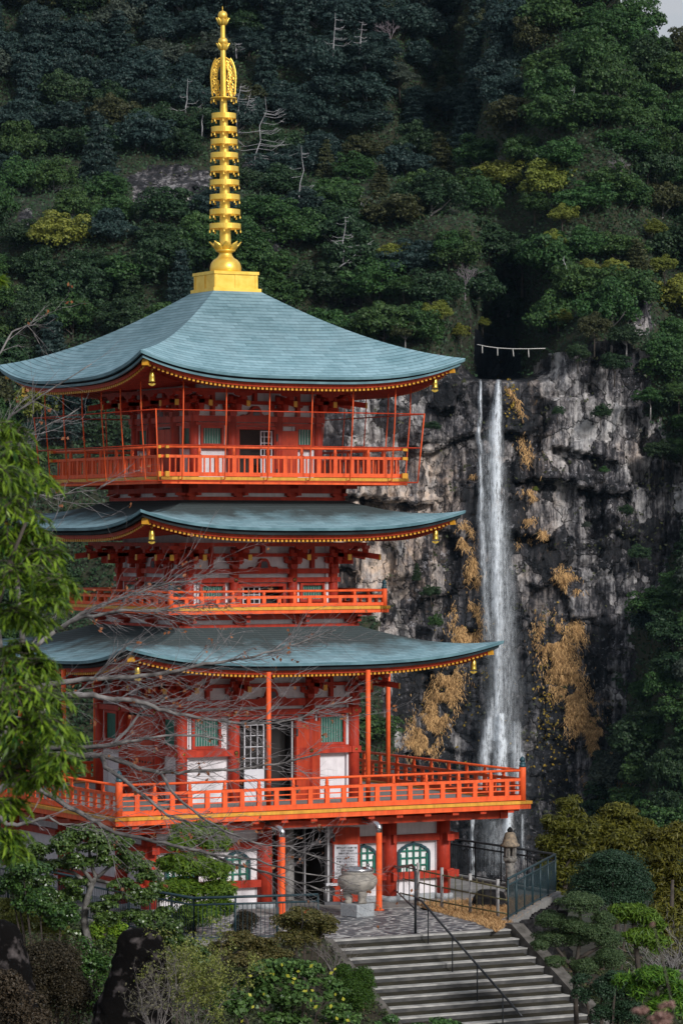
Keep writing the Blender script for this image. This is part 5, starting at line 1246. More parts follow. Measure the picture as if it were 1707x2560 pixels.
kerbline([(-6.5, 3), (-6.2, -6.15), (-5.86, -10.25), (-2.97, -10.9)], .22, -.5, -.03, 'kerb', M['concrete'], 'grey kerb under the fence left of the yellowish bush', 'kerb')
def stonewall():
    rg = np.random.default_rng(8); mb = MB(); d = np.array([FB[0]-FA[0], FB[1]-FA[1]]); L_ = np.linalg.norm(d); d /= L_; n = np.array([d[1], -d[0]])
    nu, nv = 70, 24; V = []
    for j in range(nv):
        for i in range(nu):
            s_ = -1.0+(L_+1.4)*i/(nu-1); z = -.14-2.1*j/(nv-1)
            dd, gg = blocks(np.array(s_), np.array(z), .55, .38, 71, .06); o = .20+.16*float(dd)-.12*float(gg)+.10*j/nv+.05*float(vnoise(s_*6, z*6, 4))
            p = np.array(FA)+d*s_+n*o; V.append((p[0], p[1], z))
    Fc = [(j*nu+i, j*nu+i+1, (j+1)*nu+i+1, (j+1)*nu+i) for j in range(nv-1) for i in range(nu-1)]
    tag(link('retaining_wall', npmesh('retaining_wall', V, Fc, M['rockdark'], None, True)), 'dark rough stone retaining wall below the fence kerb right of the steps', 'wall')
stonewall()

# ---- fences and rails
def fence(P, lab, mt, h=1.0, post=1.15, bar=.105, zb=-.04):
    t_ = thing('metal_fence', lab, 'fence', None, (P[0][0], P[0][1], zb)); o0 = Vector((P[0][0], P[0][1], 0))
    for a, b in zip(P[:-1], P[1:]):
        A, B = Vector((*a, 0))-o0, Vector((*b, 0))-o0; L_ = (B-A).length; Zv = lambda z: Vector((0, 0, z))
        mb = MB(); mb.tube([A+Zv(h), B+Zv(h)], .032, 8); mb.build('top_rail', mt, t_)
        mb = MB(); mb.tube([A+Zv(h-.16), B+Zv(h-.16)], .024, 6); mb.build('middle_rail', mt, t_)
        n = max(1, round(L_/post))
        for i in range(n+1):
            p = A.lerp(B, i/n); mb = MB(); mb.tube([p, p+Zv(h-.03)], .026, 6); mb.build('post', mt, t_)
        mb = MB(); mb.beam(A+Zv(.07), B+Zv(.07), .03, .03); n = int(L_/bar)
        for i in range(1, n): p = A.lerp(B, i/n); mb.tube([p+Zv(.06), p+Zv(h-.15)], .0085, 4, False)
        mb.build('bars', mt, t_)
    return t_
fence([FA, FB], 'blue-green metal fence slanting up from the top of the steps to the terrace corner', M['fencegreen'])
fence([(7.22, -4.79), (7.22, 11.5)], 'black metal fence running back beside the stone lantern with the falls behind', M['iron'], post=1.4)
fence([(-6.5, 3), (-6.2, -6.15), (-5.86, -10.2), (-2.97, -10.86)], 'dark metal fence in front of the clipped pine left of the cobbles', M['fencegreen'])
def handrail():
    a = Vector(gp(982, 2247)); b = Vector(gp(1038, 2333)); t_ = thing('handrail', 'black iron handrail with arched end running down the stone steps', 'handrail', None, b)
    Zv = lambda z: Vector((0, 0, z)); A = a-b; O = Vector((0, 0, 0)); hA = 1.0; hB = 1.55
    hB = float((2333-2168)/F_PX*np.dot(np.array(b)-CAMP, FW)); hA = float((2247-2158)/F_PX*np.dot(np.array(a)-CAMP, FW))
    mb = MB(); mb.tube([A, A+Zv(hA*.92), A+Zv(hA)+(O-A)*.06, A+Zv(hA)+(O-A)*.16, (O-A)*.85+A+Zv(hA+(hB-hA)*.9), (O-A)*.96+A+Zv(hB*.97), Zv(hB*.9), O], .032, 8); mb.build('arched_end', M['iron'], t_)
    mb = MB(); hl = .56; mb.tube([A+Zv(hA*.30), Zv(hB*.36)], .02, 6); mb.build('low_rail', M['iron'], t_)
    for k in (.25, .5, .75):
        p = A.lerp(O, k); mb = MB(); mb.tube([p+Zv(hA*.30+(hB*.36-hA*.3)*k), p+Zv(hA+(hB-hA)*k-.03)], .014, 5); mb.build('bar', M['iron'], t_)
    # the rail down the stairs: same x, falling with the steps
    x = -.05; yb = 0
    pts = []; n = 13
    h = hB*.53
    p0 = Vector((0, 0, h)); slope = RISER/TREAD; rail = [p0, Vector((.0, -.15, h-.02))]
    for i in range(0, n): rail.append(Vector((0, -.30-TREAD*i, h-.04-RISER*i)))
    mb = MB(); mb.tube(rail, .027, 8); mb.build('stair_rail', M['iron'], t_)
    for i in (1, 4, 7, 10):
        mb = MB(); y = -.42-TREAD*(i-.5); mb.tube([(0, y, -RISER*(i)-.05), (0, y, h-.02-RISER*(i))], .018, 6); mb.build('post', M['iron'], t_)
handrail()
def bamboo_fence():
    xs = [(1045, 2262, 2157), (1104, 2274, 2169), (1175, 2286, 2184), (1243.5, 2297, 2198)]
    b0 = Vector(gp(1045, 2262)); t_ = thing('bamboo_fence', 'low open fence of thin bamboo canes tied to grey posts across the dry grass', 'fence', None, b0)
    for x, yb, yt in xs:
        p = Vector(gp(x, yb))-b0; d = float(np.dot(np.array(p+b0)-CAMP, FW)); mb = MB(); mb.tube([p, p+Vector((0, 0, (yb-yt)/F_PX*d))], .042, 7); mb.build('post', M['greypost'], t_)
    def at(x, f_):   # point over the ground line at pixel x
        yb = np.interp(x, [960, 1045, 1104, 1175, 1243.5, 1272], [2240, 2262, 2274, 2286, 2297, 2302]); yt = np.interp(x, [960, 1045, 1104, 1175, 1243.5, 1272], [2148, 2168, 2181, 2195, 2211, 2217]); d = float(np.dot(gp(x, yb)-CAMP, FW))
        return Vector(gp(x, yb))-b0+Vector((0, 0, (yb-yt)*f_/F_PX*d))
    for f_ in (.93, .60, .20):
        mb = MB(); mb.tube([at(x, f_)-Vector(FWH*.05) for x in (972, 1020, 1080, 1150, 1210, 1269)], .02, 6); mb.build('cane_rail', M['bamboo'], t_)
    for x in (1060, 1074, 1089, 1121, 1138, 1154, 1191, 1206, 1226):
        mb = MB(); mb.tube([at(x, .02), at(x, 1.02)], .012, 5); mb.build('cane', M['bamboo'], t_)
bamboo_fence()
# dry grass under the bamboo fence
def drygrass():
    rng = np.random.default_rng(3); poly = np.array([gp(*p) for p in ((1036, 2262), (1100, 2283), (1190, 2308), (1240, 2330), (1272, 2312), (1378, 2243), (1290, 2243), (1150, 2254), (1095, 2256))])[:, :2]
    n = 26000; lo = poly.min(0); hi = poly.max(0); q = lo+(hi-lo)*rng.random((n, 2)); ins = np.zeros(n, bool)
    for i in range(len(poly)):
        a, b = poly[i], poly[(i+1) % len(poly)]; c = ((a[1] > q[:, 1]) != (b[1] > q[:, 1])) & (q[:, 0] < (b[0]-a[0])*(q[:, 1]-a[1])/(b[1]-a[1]+1e-9)+a[0]); ins ^= c
    q = q[ins]; n = len(q); h = .05+.10*rng.random(n); t = rng.random(n)*6.28; w_ = .012
    p = np.stack([q[:, 0], q[:, 1], np.full(n, -.11)], 1); dx = np.stack([np.cos(t), np.sin(t), np.zeros(n)], 1); tip = p+np.stack([np.cos(t*3)*h, np.sin(t*3)*h, h*.8], 1)
    V = np.stack([p-dx*w_, p+dx*w_, tip+dx*.003, tip-dx*.003], 1).reshape(-1, 3)
    tag(link('dry_lawn', npmesh('dry_lawn', V, np.arange(4*n).reshape(-1, 4), leafmat('straw_grass', (.40, .23, .10), (.60, .38, .18), .8, .2, 0))), kind='stuff')
    mb = MB(); mb.add([(x, y, -.108) for x, y in poly], [tuple(range(len(poly)))]); tag(mb.build('dry_lawn_soil', mat('straw_soil', (.30, .18, .09), (.2, .12, .06), 8, .9)), kind='structure')
drygrass()

# low leaves and litter over the garden soil: nobody could count them
def groundcover(name, n, xr, yr, test, m_, size, seed):
    rng = np.random.default_rng(seed); x = rng.uniform(*xr, n); y = rng.uniform(*yr, n); k = test(x, y) & (fbm(x/1.2, y/1.2, seed, 3) > .38); x = x[k]; y = y[k]
    z = gheight(x, y)+.02+.16*rng.random(len(x))*fbm(x/.8, y/.8, seed+2, 2)*1.6; nr = rng.normal(size=(len(x), 3))*.6+np.array([-.3, -.5, .9]); nr /= np.linalg.norm(nr, axis=1)[:, None]
    V, Fc = leaves(rng, np.stack([x, y, z], 1), nr, size*(.5+rng.random(len(x)))); tag(link(name, npmesh(name, V, Fc, m_)), kind='stuff')
GCL = leafmat('ground_cover_leaf', (.012, .022, .008), (.05, .065, .02), .6, .1, 0); GCR = leafmat('leaf_litter', (.03, .02, .012), (.10, .065, .035), .8, .0, 0)
lt_ = lambda x, y: ((x < -3.0) & (y < -10.9)) | (x < -6.6)
rt_ = lambda x, y: (x > 2.55) & ((x-FA[0])*(FB[1]-FA[1])-(y-FA[1])*(FB[0]-FA[0]) > 3.2)
groundcover('ground_cover', 150000, (-22, -3), (-32, -2), lt_, GCL, .06, 3); groundcover('ground_cover', 120000, (2.5, 14), (-26, 4), rt_, GCL, .06, 4)
groundcover('leaf_litter', 16000, (-22, -3), (-32, -2), lt_, GCR, .05, 5); groundcover('leaf_litter', 12000, (2.5, 14), (-26, 4), rt_, GCR, .05, 6)

# ---- stone things
def lantern(loc, lab, sc=1.0):
    t_ = thing('stone_lantern', lab, 'lantern', 'stone lanterns beside the pagoda', loc); t_.scale = (sc,)*3
    a = MB(); a.lathe([(.24, 0), (.25, .10), (.20, .16), (.15, .20)], n=6, smooth=False); bevel(a.build('base', M['lanternstone'], t_), .015)
    a = MB(); a.lathe([(.125, .18), (.115, .5), (.12, .55), (.115, .6), (.125, .94)], n=16); a.build('shaft', M['lanternstone'], t_)
    a = MB(); a.lathe([(.13, .93), (.20, 1.0), (.20, 1.06), (.15, 1.09)], n=6, smooth=False); bevel(a.build('platform', M['lanternstone'], t_), .015)
    a = MB()
    for k in range(4):
        c, s_ = math.cos(k*PI/2+.6), math.sin(k*PI/2+.6); a.cbox((c*.125, s_*.125, 1.22), .07, .09, .28, k*PI/2+.6)
    a.box(-.13, .13, -.13, .13, 1.32, 1.36); a.box(-.13, .13, -.13, .13, 1.07, 1.11); a.build('fire_box', M['lanternstone'], t_)
    a = MB(); a.lathe([(.20, 1.35), (.255, 1.37), (.25, 1.41), (.20, 1.45), (.165, 1.58), (.135, 1.69), (.09, 1.73)], n=12); a.build('cap', M['lanterncap'], t_)
    a = MB(); a.lathe([(.05, 1.72), (.075, 1.76), (.07, 1.80), (.03, 1.85), (.005, 1.87)], n=12); a.build('jewel', M['rockdark'], t_)
    return t_
lantern(gp(1274, 2247), 'weathered stone lantern with tan cap in front of the black fence')
p = px(391, 2162, 86.5); lantern((p[0], p[1], -.12), 'stone lantern left of the clipped pine, only its cap above the leaves', .85)
def ringrock(name, lab, prof, d, depth=.75, seed=0, m_=None, amp=.10):
    prof = np.array(prof, float); n = 40; rows = 46; V = []; cx0 = (prof[:, 1]+prof[:, 2]).mean()/2
    base = px(cx0, prof[-1, 0], d)
    for j in range(rows):
        y = prof[0, 0]+(prof[-1, 0]-prof[0, 0])*j/(rows-1); l = np.interp(y, prof[:, 0], prof[:, 1]); r = np.interp(y, prof[:, 0], prof[:, 2])
        c = (l+r)/2; hw = (r-l)/2/F_PX*d
        for k in range(n):
            t = 2*PI*k/n; ct, s_ = math.cos(t), math.sin(t); e = .75; ct = math.copysign(abs(ct)**e, ct); s_ = math.copysign(abs(s_)**e, s_)
            nn = 1+amp*2*(float(fbm(np.array(k/n*14. if k < n/2 else (n-k)/n*14.), np.array(y/24.), seed, 4))-.5)
            p = px(c, y, d)-base+RT*hw*ct*nn+FWH*hw*depth*s_*nn; V.append(p)
    Fc = [(j*n+k, (j+1)*n+k, (j+1)*n+(k+1) % n, j*n+(k+1) % n) for j in range(rows-1) for k in range(n)]
    mb = MB(); mb.add(V, Fc, True); mb.add([V[k] for k in range(n)], [tuple(range(n))])
    o = mb.build(name, m_ or M['rockdark']); o.location = base; tag(o, lab, 'rock'); return o
M['rockcap'] = mat('black_rock_with_pale_top', (.004, .0035, .0035), (.11, .095, .095), 4.2, .95, bump=1.0, bscale=11, lo=.54, hi=.80, spec=.08)
ringrock('standing_rock', 'tall black standing rock with a flat grey top among the shrubs', [(2321, 330, 372), (2328, 308, 392), (2345, 296, 408), (2380, 288, 416), (2440, 270, 420), (2520, 240, 428), (2640, 205, 440)], 66, .7, 3, M['rockcap'], .12)
ringrock('rock', 'black rock with pale lichen spots at the left edge', [(2300, -20, 15), (2312, -40, 40), (2340, -60, 56), (2390, -70, 70), (2460, -80, 86), (2600, -90, 100)], 64, .8, 5, M['rockcap'], .14)
ringrock('boulder', 'low dark boulder lying on the dry grass behind the bamboo fence', [(2224, 1200, 1240), (2230, 1190, 1256), (2245, 1182, 1263), (2262, 1178, 1266), (2272, 1180, 1264)], 88.2, .6, 6, M['rockdark'], .14)
def urn():
    b = Vector(gp(893, 2290)); pz = .32
    t_ = thing('urn_plinth', 'square pale granite block under the stone incense urn', 'plinth', None, b, R(16)); mb = MB(); mb.box(-.30, .30, -.30, .30, 0, pz); bevel(mb.build('block', M['granite'], t_), .02, 2)
    t_ = thing('incense_urn', 'round stone incense urn on three legs with a steel rim', 'urn', None, b+Vector((0, 0, pz)))
    mb = MB(); mb.lathe([(.10, .22), (.26, .26), (.40, .36), (.485, .48), (.50, .56), (.47, .66), (.40, .70), (.38, .73), (.41, .76), (.41, .79), (.36, .79), (.34, .74), (.02, .72)], n=32); mb.build('bowl', M['urnstone'], t_)
    for k in range(3):
        a = -AZ-PI/2+.52+k*2*PI/3; c, s_ = math.cos(a), math.sin(a); mb = MB(); mb.tube([(c*.24, s_*.24, .30), (c*.25, s_*.25, .20), (c*.20, s_*.20, .10), (c*.22, s_*.22, .04), (c*.24, s_*.24, 0)], [.13, .115, .085, .10, .12], 10); mb.build('leg', M['urnstone'], t_)
    mb = MB(); mb.lathe([(.40, .79), (.405, .79), (.405, .87), (.37, .87), (.37, .80), (.02, .80)], n=28); mb.build('rim', M['steel'], t_)
    for a in (.3, 1.9, 3.3, 4.9): mb = MB(); mb.cbox((.38*math.cos(a), .38*math.sin(a), .90), .05, .05, .10, a); mb.build('lid_post', M['steel'], t_)
urn()
def small_things():
    b = Vector(gp(612, 2272)); t_ = thing('wooden_stand', 'grey wooden reading stand leaning by the left cusped window', 'stand', None, b, -AZ+.25)
    mb = MB(); mb.box(-.26, .26, -.03, .03, .30, .74); mb.box(-.28, .28, -.035, .035, .74, .79); mb.box(-.28, -.26, -.035, .035, .28, .74); mb.box(.26, .28, -.035, .035, .28, .74); mb.build('panel', M['wood'], t_)
    for x in (-.24, .24): mb = MB(); mb.box(x-.025, x+.025, -.02, .02, 0, .30); mb.build('leg', M['wood'], t_)
    b = Vector(gp(832, 2262)); t_ = thing('rack', 'low steel rack in front of the notice board', 'rack', None, b, R(-18))
    mb = MB(); mb.box(-.24, .24, -.16, .16, 0, .09); mb.build('foot_board', M['wood'], t_)
    for x in (-.2, .2):
        for y in (-.12, .12): mb = MB(); mb.tube([(x, y, .09), (x, y, .52)], .015, 6); mb.build('leg', M['steel'], t_)
    mb = MB(); mb.box(-.22, .22, -.14, .14, .52, .54); mb.build('shelf', M['wood'], t_)
    mb = MB(); mb.add([(-.2, -.15, .50), (.10, -.15, .50), (.10, -.16, .57), (-.2, -.16, .57)], [(0, 1, 2, 3)]); mb.build('price_strip', M['signwhite'], t_)
    b = Vector(gp(757, 2235)); t_ = thing('doorway_notice', 'small white and yellow notice standing inside the dark doorway', 'sign', None, b, -AZ)
    mb = MB(); mb.box(-.12, .12, 0, .02, .55, .72); mb.build('yellow_panel', M['yellow'], t_); mb = MB(); mb.box(-.12, .12, 0, .02, .722, .85); mb.build('white_panel', M['signwhite'], t_); mb = MB(); mb.tube([(0, .03, 0), (0, .03, .85)], .015, 6); mb.build('post', M['greypost'], t_)
small_things()

# ================================================================== GARDEN PLANTS
def L_(name, c1, c2, **k): M[name] = leafmat(name, c1, c2, **k); return M[name]
L_('camellia_leaf', (.018, .052, .014), (.095, .165, .035), rough=.35, trans=.15, spec=.5); L_('pine_needle', (.03, .09, .010), (.14, .25, .02), trans=.2)
L_('lime_needle', (.045, .105, .010), (.13, .23, .02), trans=.2); L_('bright_leaf', (.09, .17, .012), (.26, .36, .03)); L_('yellow_hedge_leaf', (.09, .11, .02), (.27, .27, .07)); L_('brown_hedge_leaf', (.022, .018, .012), (.075, .055, .032))
L_('olive_leaf', (.045, .055, .014), (.15, .13, .04)); L_('broad_leaf', (.03, .075, .02), (.10, .19, .05), rough=.4); L_('yellow_leaf', (.35, .33, .03), (.5, .45, .05)); L_('moss_leaf', (.015, .05, .008), (.05, .11, .012)); L_('topiary_leaf', (.022, .048, .018), (.085, .125, .05))
L_('dark_clipped_leaf', (.012, .034, .017), (.035, .075, .038)); L_('cedar_leaf', (.04, .045, .006), (.155, .145, .018)); L_('dry_pink_leaf', (.22, .12, .09), (.42, .28, .24)); L_('grey_dry_leaf', (.09, .085, .05), (.2, .19, .12)); L_('bamboo_leaf', (.014, .058, .010), (.24, .36, .03), rough=.4, trans=.35)
def plant(name, lab, cat, pads, d, m_, leaf, cover=1.0, aspect=1.6, stems=None, group=None, base=None, seed=0, dy=.8, part_name='foliage', stem_mat=None, droop=None, zb=None, spread=.35, extra=None):
    """pads in photograph pixels (x, y, rx, ry[, depth shift in m]); leaf in metres"""
    rng = np.random.default_rng(seed+len(lab)); pads = [tuple(p) if len(p) == 5 else tuple(p)+(rng.uniform(-.5, .5)*p[2]/F_PX*d*1.2,) for p in pads]
    k = F_PX/d; bx = sum(p[0] for p in pads)/len(pads); by = max(p[1]+p[3] for p in pads) if base is None else base
    B = px(bx, by, d); t_ = thing(name, lab, cat, group, B, -AZ)
    VV = []; FF = []; nb = 0
    for x, y, rx, ry, dd in pads:
        c = np.array([(x-bx)/k, dd, (by-y)/k]); r_ = np.array([rx/k, rx/k*dy, ry/k]); area = 4*(r_[0]*r_[1]+r_[0]*r_[2]+r_[1]*r_[2]); leaf_ = leaf*.6; n = min(int(area/(leaf_**2*aspect)*5.0*cover)+20, 14000)
        # break every pad into smaller tufts so its outline is uneven
        m2 = max(4, int(5+area*2.0/(leaf*8)**2)); m2 = min(m2, 26)
        D = rng.normal(size=(m2, 3)); D[:, 2] = np.abs(D[:, 2])*np.where(rng.random(m2) < .8, 1, -1); D /= np.linalg.norm(D, axis=1)[:, None]
        Cs = c+D*r_*(.35+.5*rng.random((m2, 1))); rr = r_[None]*(.28+.28*rng.random((m2, 1)))
        if cat in ('hedge', 'topiary tree', 'pine tree') or 'clipped' in lab: Cs = np.concatenate([Cs, c[None]]*3); rr = np.concatenate([rr, r_[None]*.92]*3); Cs = np.concatenate([Cs[:m2], c[None].repeat(m2//2, 0)]); rr = np.concatenate([rr[:m2], (r_[None]*.93).repeat(m2//2, 0)]); m2 = len(Cs)
        V, Fc = leaf_cloud(rng, Cs, rr, max(6, int(n/m2)), leaf_, aspect=aspect, up=.5); VV.append(V); FF.append(Fc+nb); nb += len(V)
    link(part_name, npmesh(part_name, np.concatenate(VV), np.concatenate(FF), m_), t_)
    sm = MB(); zg = min(-.25, float(gheight(B[0], B[1]))-float(B[2])-.1)
    def lp(x, y, dd=0): return Vector(((x-bx)/k, dd, (by-y)/k))
    if stems:
        for pts, r0, r1 in stems:
            pts = [lp(*p) for p in pts]; n = len(pts); sm.tube(pts, [r0+(r1-r0)*i/(n-1) for i in range(n)], 7)
    else:
        for x, y, rx, ry, dd in pads: sm.tube([Vector(((x-bx)/k*.35, dd*.3, zg)), Vector(((x-bx)/k*.7, dd*.7, (by-y)/k*.5)), Vector(((x-bx)/k, dd, (by-y)/k))], [.035, .025, .01], 5)
    link('stems' if not stems else 'trunk', sm.mesh('stems', stem_mat or M['bark']), t_)
    if extra: extra(t_, lp, rng, k)
    return t_
def twigbush(name, lab, cat, x, y, w_, h_, d, m_, n=26, seed=1, r0=.016, leafy=None, gen=2):
    rg = random.Random(seed); B = px(x, y, d); k = F_PX/d; t_ = thing(name, lab, cat, None, B, -AZ); mb = MB(); tips = []
    def grow(p, dr, l, r_, g):
        pts = [p]; q = p
        for i in range(4):
            dr = (dr+Vector((rg.gauss(0, .22), rg.gauss(0, .22), rg.gauss(.06, .15)))).normalized(); q = q+dr*l/4; pts.append(q)
            if g > 0 and rg.random() < .75: grow(q, (dr+Vector((rg.gauss(0, .7), rg.gauss(0, .7), rg.gauss(.1, .4)))).normalized(), l*.55, r_*.6, g-1)
        mb.tube(pts, [r_*(1-.2*i) for i in range(5)], 4, False); tips.append(q)
    for i in range(n):
        a = rg.uniform(-1, 1); q0 = Vector((a*w_*.2/k, rg.uniform(-.2, .2), -.1)); mb.tube([Vector((0, 0, -.4)), q0], r0, 4, False); grow(q0, Vector((a*w_/h_*.5, rg.gauss(0, .4), 1)).normalized(), h_/k*rg.uniform(.6, 1.0), r0, gen)
    mb.build('branches', m_, t_)
    if leafy:
        lm, s_, per = leafy; rng = np.random.default_rng(seed); P_ = np.array([tuple(q) for q in tips]); P_ = np.repeat(P_, per, 0)+rng.normal(size=(len(P_)*per, 3))*s_*1.5; nr = rng.normal(size=P_.shape); nr /= np.linalg.norm(nr, axis=1)[:, None]
        V, Fc = leaves(rng, P_, nr, s_*(.6+.8*rng.random(len(P_)))); link('leaves', npmesh('leaves', V, Fc, lm), t_)
    return t_
plant('pine', 'clipped green pine in layered pads behind the dark fence', 'pine tree', [(490, 2083, 68, 26), (452, 2108, 40, 20), (532, 2118, 42, 18), (560, 2112, 22, 14), (470, 2165, 70, 32), (540, 2176, 45, 28), (420, 2160, 35, 20), (450, 2225, 65, 35), (540, 2235, 55, 32), (400, 2230, 30, 25), (500, 2283, 62, 32), (570, 2270, 26, 20), (450, 2310, 50, 28)],
      82.5, M['pine_needle'], .045, 1.5, 6, [([(488, 2365), (480, 2290), (492, 2200), (486, 2110)], .09, .04), ([(485, 2250), (530, 2240)], .04, .02), ([(490, 2200), (440, 2170)], .04, .02)], dy=.9)
plant('garden_tree', 'gnarled pale-trunked tree with glossy dark leaves between the black rocks', 'tree', [(220, 2092, 60, 28), (160, 2112, 46, 26), (288, 2112, 45, 26), (125, 2170, 55, 28), (205, 2155, 46, 22), (270, 2148, 40, 20), (345, 2172, 44, 26), (372, 2196, 34, 22), (85, 2212, 55, 30), (130, 2252, 56, 26), (318, 2215, 46, 22), (362, 2244, 46, 28), (285, 2245, 34, 16), (398, 2296, 38, 32), (330, 2296, 44, 26), (55, 2245, 40, 30), (190, 2215, 46, 24), (245, 2120, 50, 24), (185, 2250, 40, 22), (260, 2262, 40, 18), (150, 2300, 46, 28), (270, 2300, 36, 24), (100, 2130, 40, 22), (320, 2140, 36, 20), (180, 2350, 40, 30), (270, 2370, 34, 34)],
      70, M['camellia_leaf'], .07, 1.0, 1.5, [([(234, 2520), (228, 2420), (222, 2360), (210, 2300), (216, 2255), (230, 2212), (240, 2195)], .10, .05), ([(228, 2215), (185, 2182), (140, 2172)], .05, .02), ([(238, 2200), (282, 2160), (335, 2145)], .045, .018), ([(214, 2262), (258, 2266), (300, 2256)], .045, .02), ([(232, 2205), (190, 2150), (200, 2100)], .05, .02), ([(236, 2198), (300, 2215), (360, 2230)], .04, .015), ([(212, 2295), (170, 2262), (120, 2250)], .04, .015), ([(240, 2195), (225, 2150), (222, 2100)], .045, .02)],
      stem_mat=M['gnarled'], dy=.9, base=2420)
plant('shrub', 'dark leafy shrub filling the space left of the gnarled trunk', 'shrub', [(190, 2410, 60, 60), (245, 2440, 46, 60), (215, 2500, 60, 50), (60, 2180, 60, 40), (30, 2230, 50, 40), (150, 2300, 60, 40), (100, 2260, 60, 40), (30, 2130, 40, 40)], 69, M['camellia_leaf'], .075, .8, seed=2)
plant('shrub', 'dark leafy shrub right of the gnarled trunk beside the black rock', 'shrub', [(420, 2330, 50, 40), (450, 2370, 50, 40), (385, 2340, 40, 40), (480, 2400, 50, 30)], 71, M['camellia_leaf'], .07, .8, seed=3)
plant('shrub', 'bright yellow-green shrub directly behind the gnarled trunk', 'shrub', [(262, 2310, 42, 34), (285, 2340, 34, 30), (235, 2335, 30, 28)], 72.5, M['bright_leaf'], .07, .9)
plant('hedge', 'yellowish low hedge above the left black rock', 'hedge', [(60, 2298, 62, 26), (15, 2270, 34, 28), (130, 2328, 46, 22), (30, 2320, 50, 24)], 70, M['yellow_hedge_leaf'], .05, 1.0)
plant('hedge', 'rounded brown hedge between the two black rocks', 'hedge', [(120, 2420, 92, 70), (150, 2490, 82, 80), (70, 2500, 70, 70), (190, 2500, 50, 70)], 67, M['brown_hedge_leaf'], .045, 1.1)
plant('shrub', 'dark brownish shrub in the bottom left corner', 'shrub', [(15, 2480, 60, 64), (40, 2540, 70, 60), (90, 2560, 50, 40)], 61.5, M['brown_hedge_leaf'], .05, 1.0, seed=9)
twigbush('dry_shrub', 'pale twiggy leafless shrub in front of the standing rock', 'shrub', 385, 2580, 120, 150, 63, M['greypost2'], 9, 4, .012, (M['grey_dry_leaf'], .03, 2), 3)
twigbush('dry_shrub', 'greyish green wiry shrub right of the standing rock', 'shrub', 490, 2550, 150, 160, 66, M['greypost2'], 20, 5, .008, (M['yellow_hedge_leaf'], .03, 12), 3)
plant('shrub', 'yellowish small-leaved bush at the edge of the cobbles', 'shrub', [(760, 2296, 62, 30), (712, 2312, 40, 28), (818, 2312, 30, 24), (790, 2336, 56, 30), (730, 2345, 40, 26)], 77.8, M['olive_leaf'], .05, .9)
twigbush('dry_shrub', 'small grey twiggy plant at the top left of the steps', 'shrub', 835, 2400, 90, 60, 77.5, M['greypost2'], 14, 8, .008, None, 2)
plant('shrub', 'low olive shrub below the fence kerb', 'shrub', [(600, 2356, 50, 26), (545, 2384, 45, 24), (660, 2372, 50, 28), (620, 2404, 60, 24), (690, 2395, 40, 22)], 75.5, M['olive_leaf'], .055, .9, seed=4)
def flecks(t_, lp, rng, k):
    P_ = np.array([tuple(lp(rng.uniform(600, 900), rng.uniform(2400, 2540), -.55-.3*rng.random())) for _ in range(26)]); nr = np.tile(np.array([[0, -1, .5]]), (26, 1))+rng.normal(size=(26, 3))*.4; nr /= np.linalg.norm(nr, axis=1)[:, None]
    V, Fc = leaves(rng, P_, nr, .045+.03*rng.random(26)); link('yellow_leaves', npmesh('yellow_leaves', V, Fc, M['yellow_leaf']), t_)
plant('shrub', 'broad-leaved green bush with yellow leaves in the lower middle', 'shrub', [(700, 2430, 76, 36), (780, 2442, 56, 32), (640, 2470, 60, 42), (580, 2512, 66, 40), (740, 2505, 80, 45), (828, 2486, 46, 38), (850, 2545, 56, 30), (700, 2555, 80, 30), (545, 2478, 34, 20)], 67, M['broad_leaf'], .115, .75, 1.4, extra=flecks)
plant('hedge', 'dense moss-green clipped hedge beside the left stair kerb', 'hedge', [(905, 2455, 36, 36), (880, 2482, 46, 44), (858, 2436, 28, 24), (900, 2500, 40, 30)], 73.5, M['moss_leaf'], .035, 1.2)
plant('shrub', 'round dark clipped bush behind the bars of the left fence', 'shrub', [(618, 2306, 30, 30), (605, 2320, 24, 22)], 81.2, M['brown_hedge_leaf'], .035, 1.2)
plant('shrub', 'leafy plant tips at the bottom edge in front of the steps', 'shrub', [(965, 2556, 30, 18), (1110, 2566, 46, 20), (1050, 2580, 50, 20)], 58, M['broad_leaf'], .07, .6)
plant('topiary', 'cloud-pruned grey-green tree with rounded pads right of the steps', 'topiary tree', [(1450, 2255, 60, 28), (1375, 2300, 42, 22), (1425, 2312, 38, 18), (1508, 2302, 30, 26), (1395, 2350, 62, 24), (1445, 2348, 36, 20), (1515, 2352, 36, 26), (1460, 2416, 38, 20), (1522, 2396, 42, 26), (1385, 2402, 28, 16), (1348, 2362, 24, 16), (1480, 2330, 40, 24)],
      77, M['topiary_leaf'], .036, 1.8, 1.5, [([(1440, 2560), (1435, 2440), (1450, 2340), (1448, 2260)], .06, .035), ([(1437, 2430), (1390, 2370)], .05, .03), ([(1440, 2400), (1510, 2360)], .05, .03), ([(1446, 2340), (1385, 2310)], .045, .02), ([(1437, 2460), (1520, 2405)], .04, .02), ([(1436, 2470), (1460, 2425)], .04, .02)], base=2540)
plant('shrub', 'large dark clipped dome of leaves behind the cloud-pruned tree', 'shrub', [(1530, 2188, 92, 54), (1475, 2215, 56, 38), (1585, 2222, 56, 40), (1530, 2152, 58, 26), (1530, 2250, 90, 40)], 89, M['dark_clipped_leaf'], .05, 1.2)
plant('pine', 'lime-green soft pine right of the cloud-pruned tree', 'pine tree', [(1570, 2277, 54, 22), (1612, 2302, 46, 26), (1545, 2292, 34, 18), (1640, 2316, 24, 22), (1600, 2340, 50, 24), (1640, 2360, 34, 26)], 82, M['lime_needle'], .05, 1.4, 6, [([(1600, 2480), (1590, 2380), (1580, 2290)], .08, .04)], seed=2, base=2470)
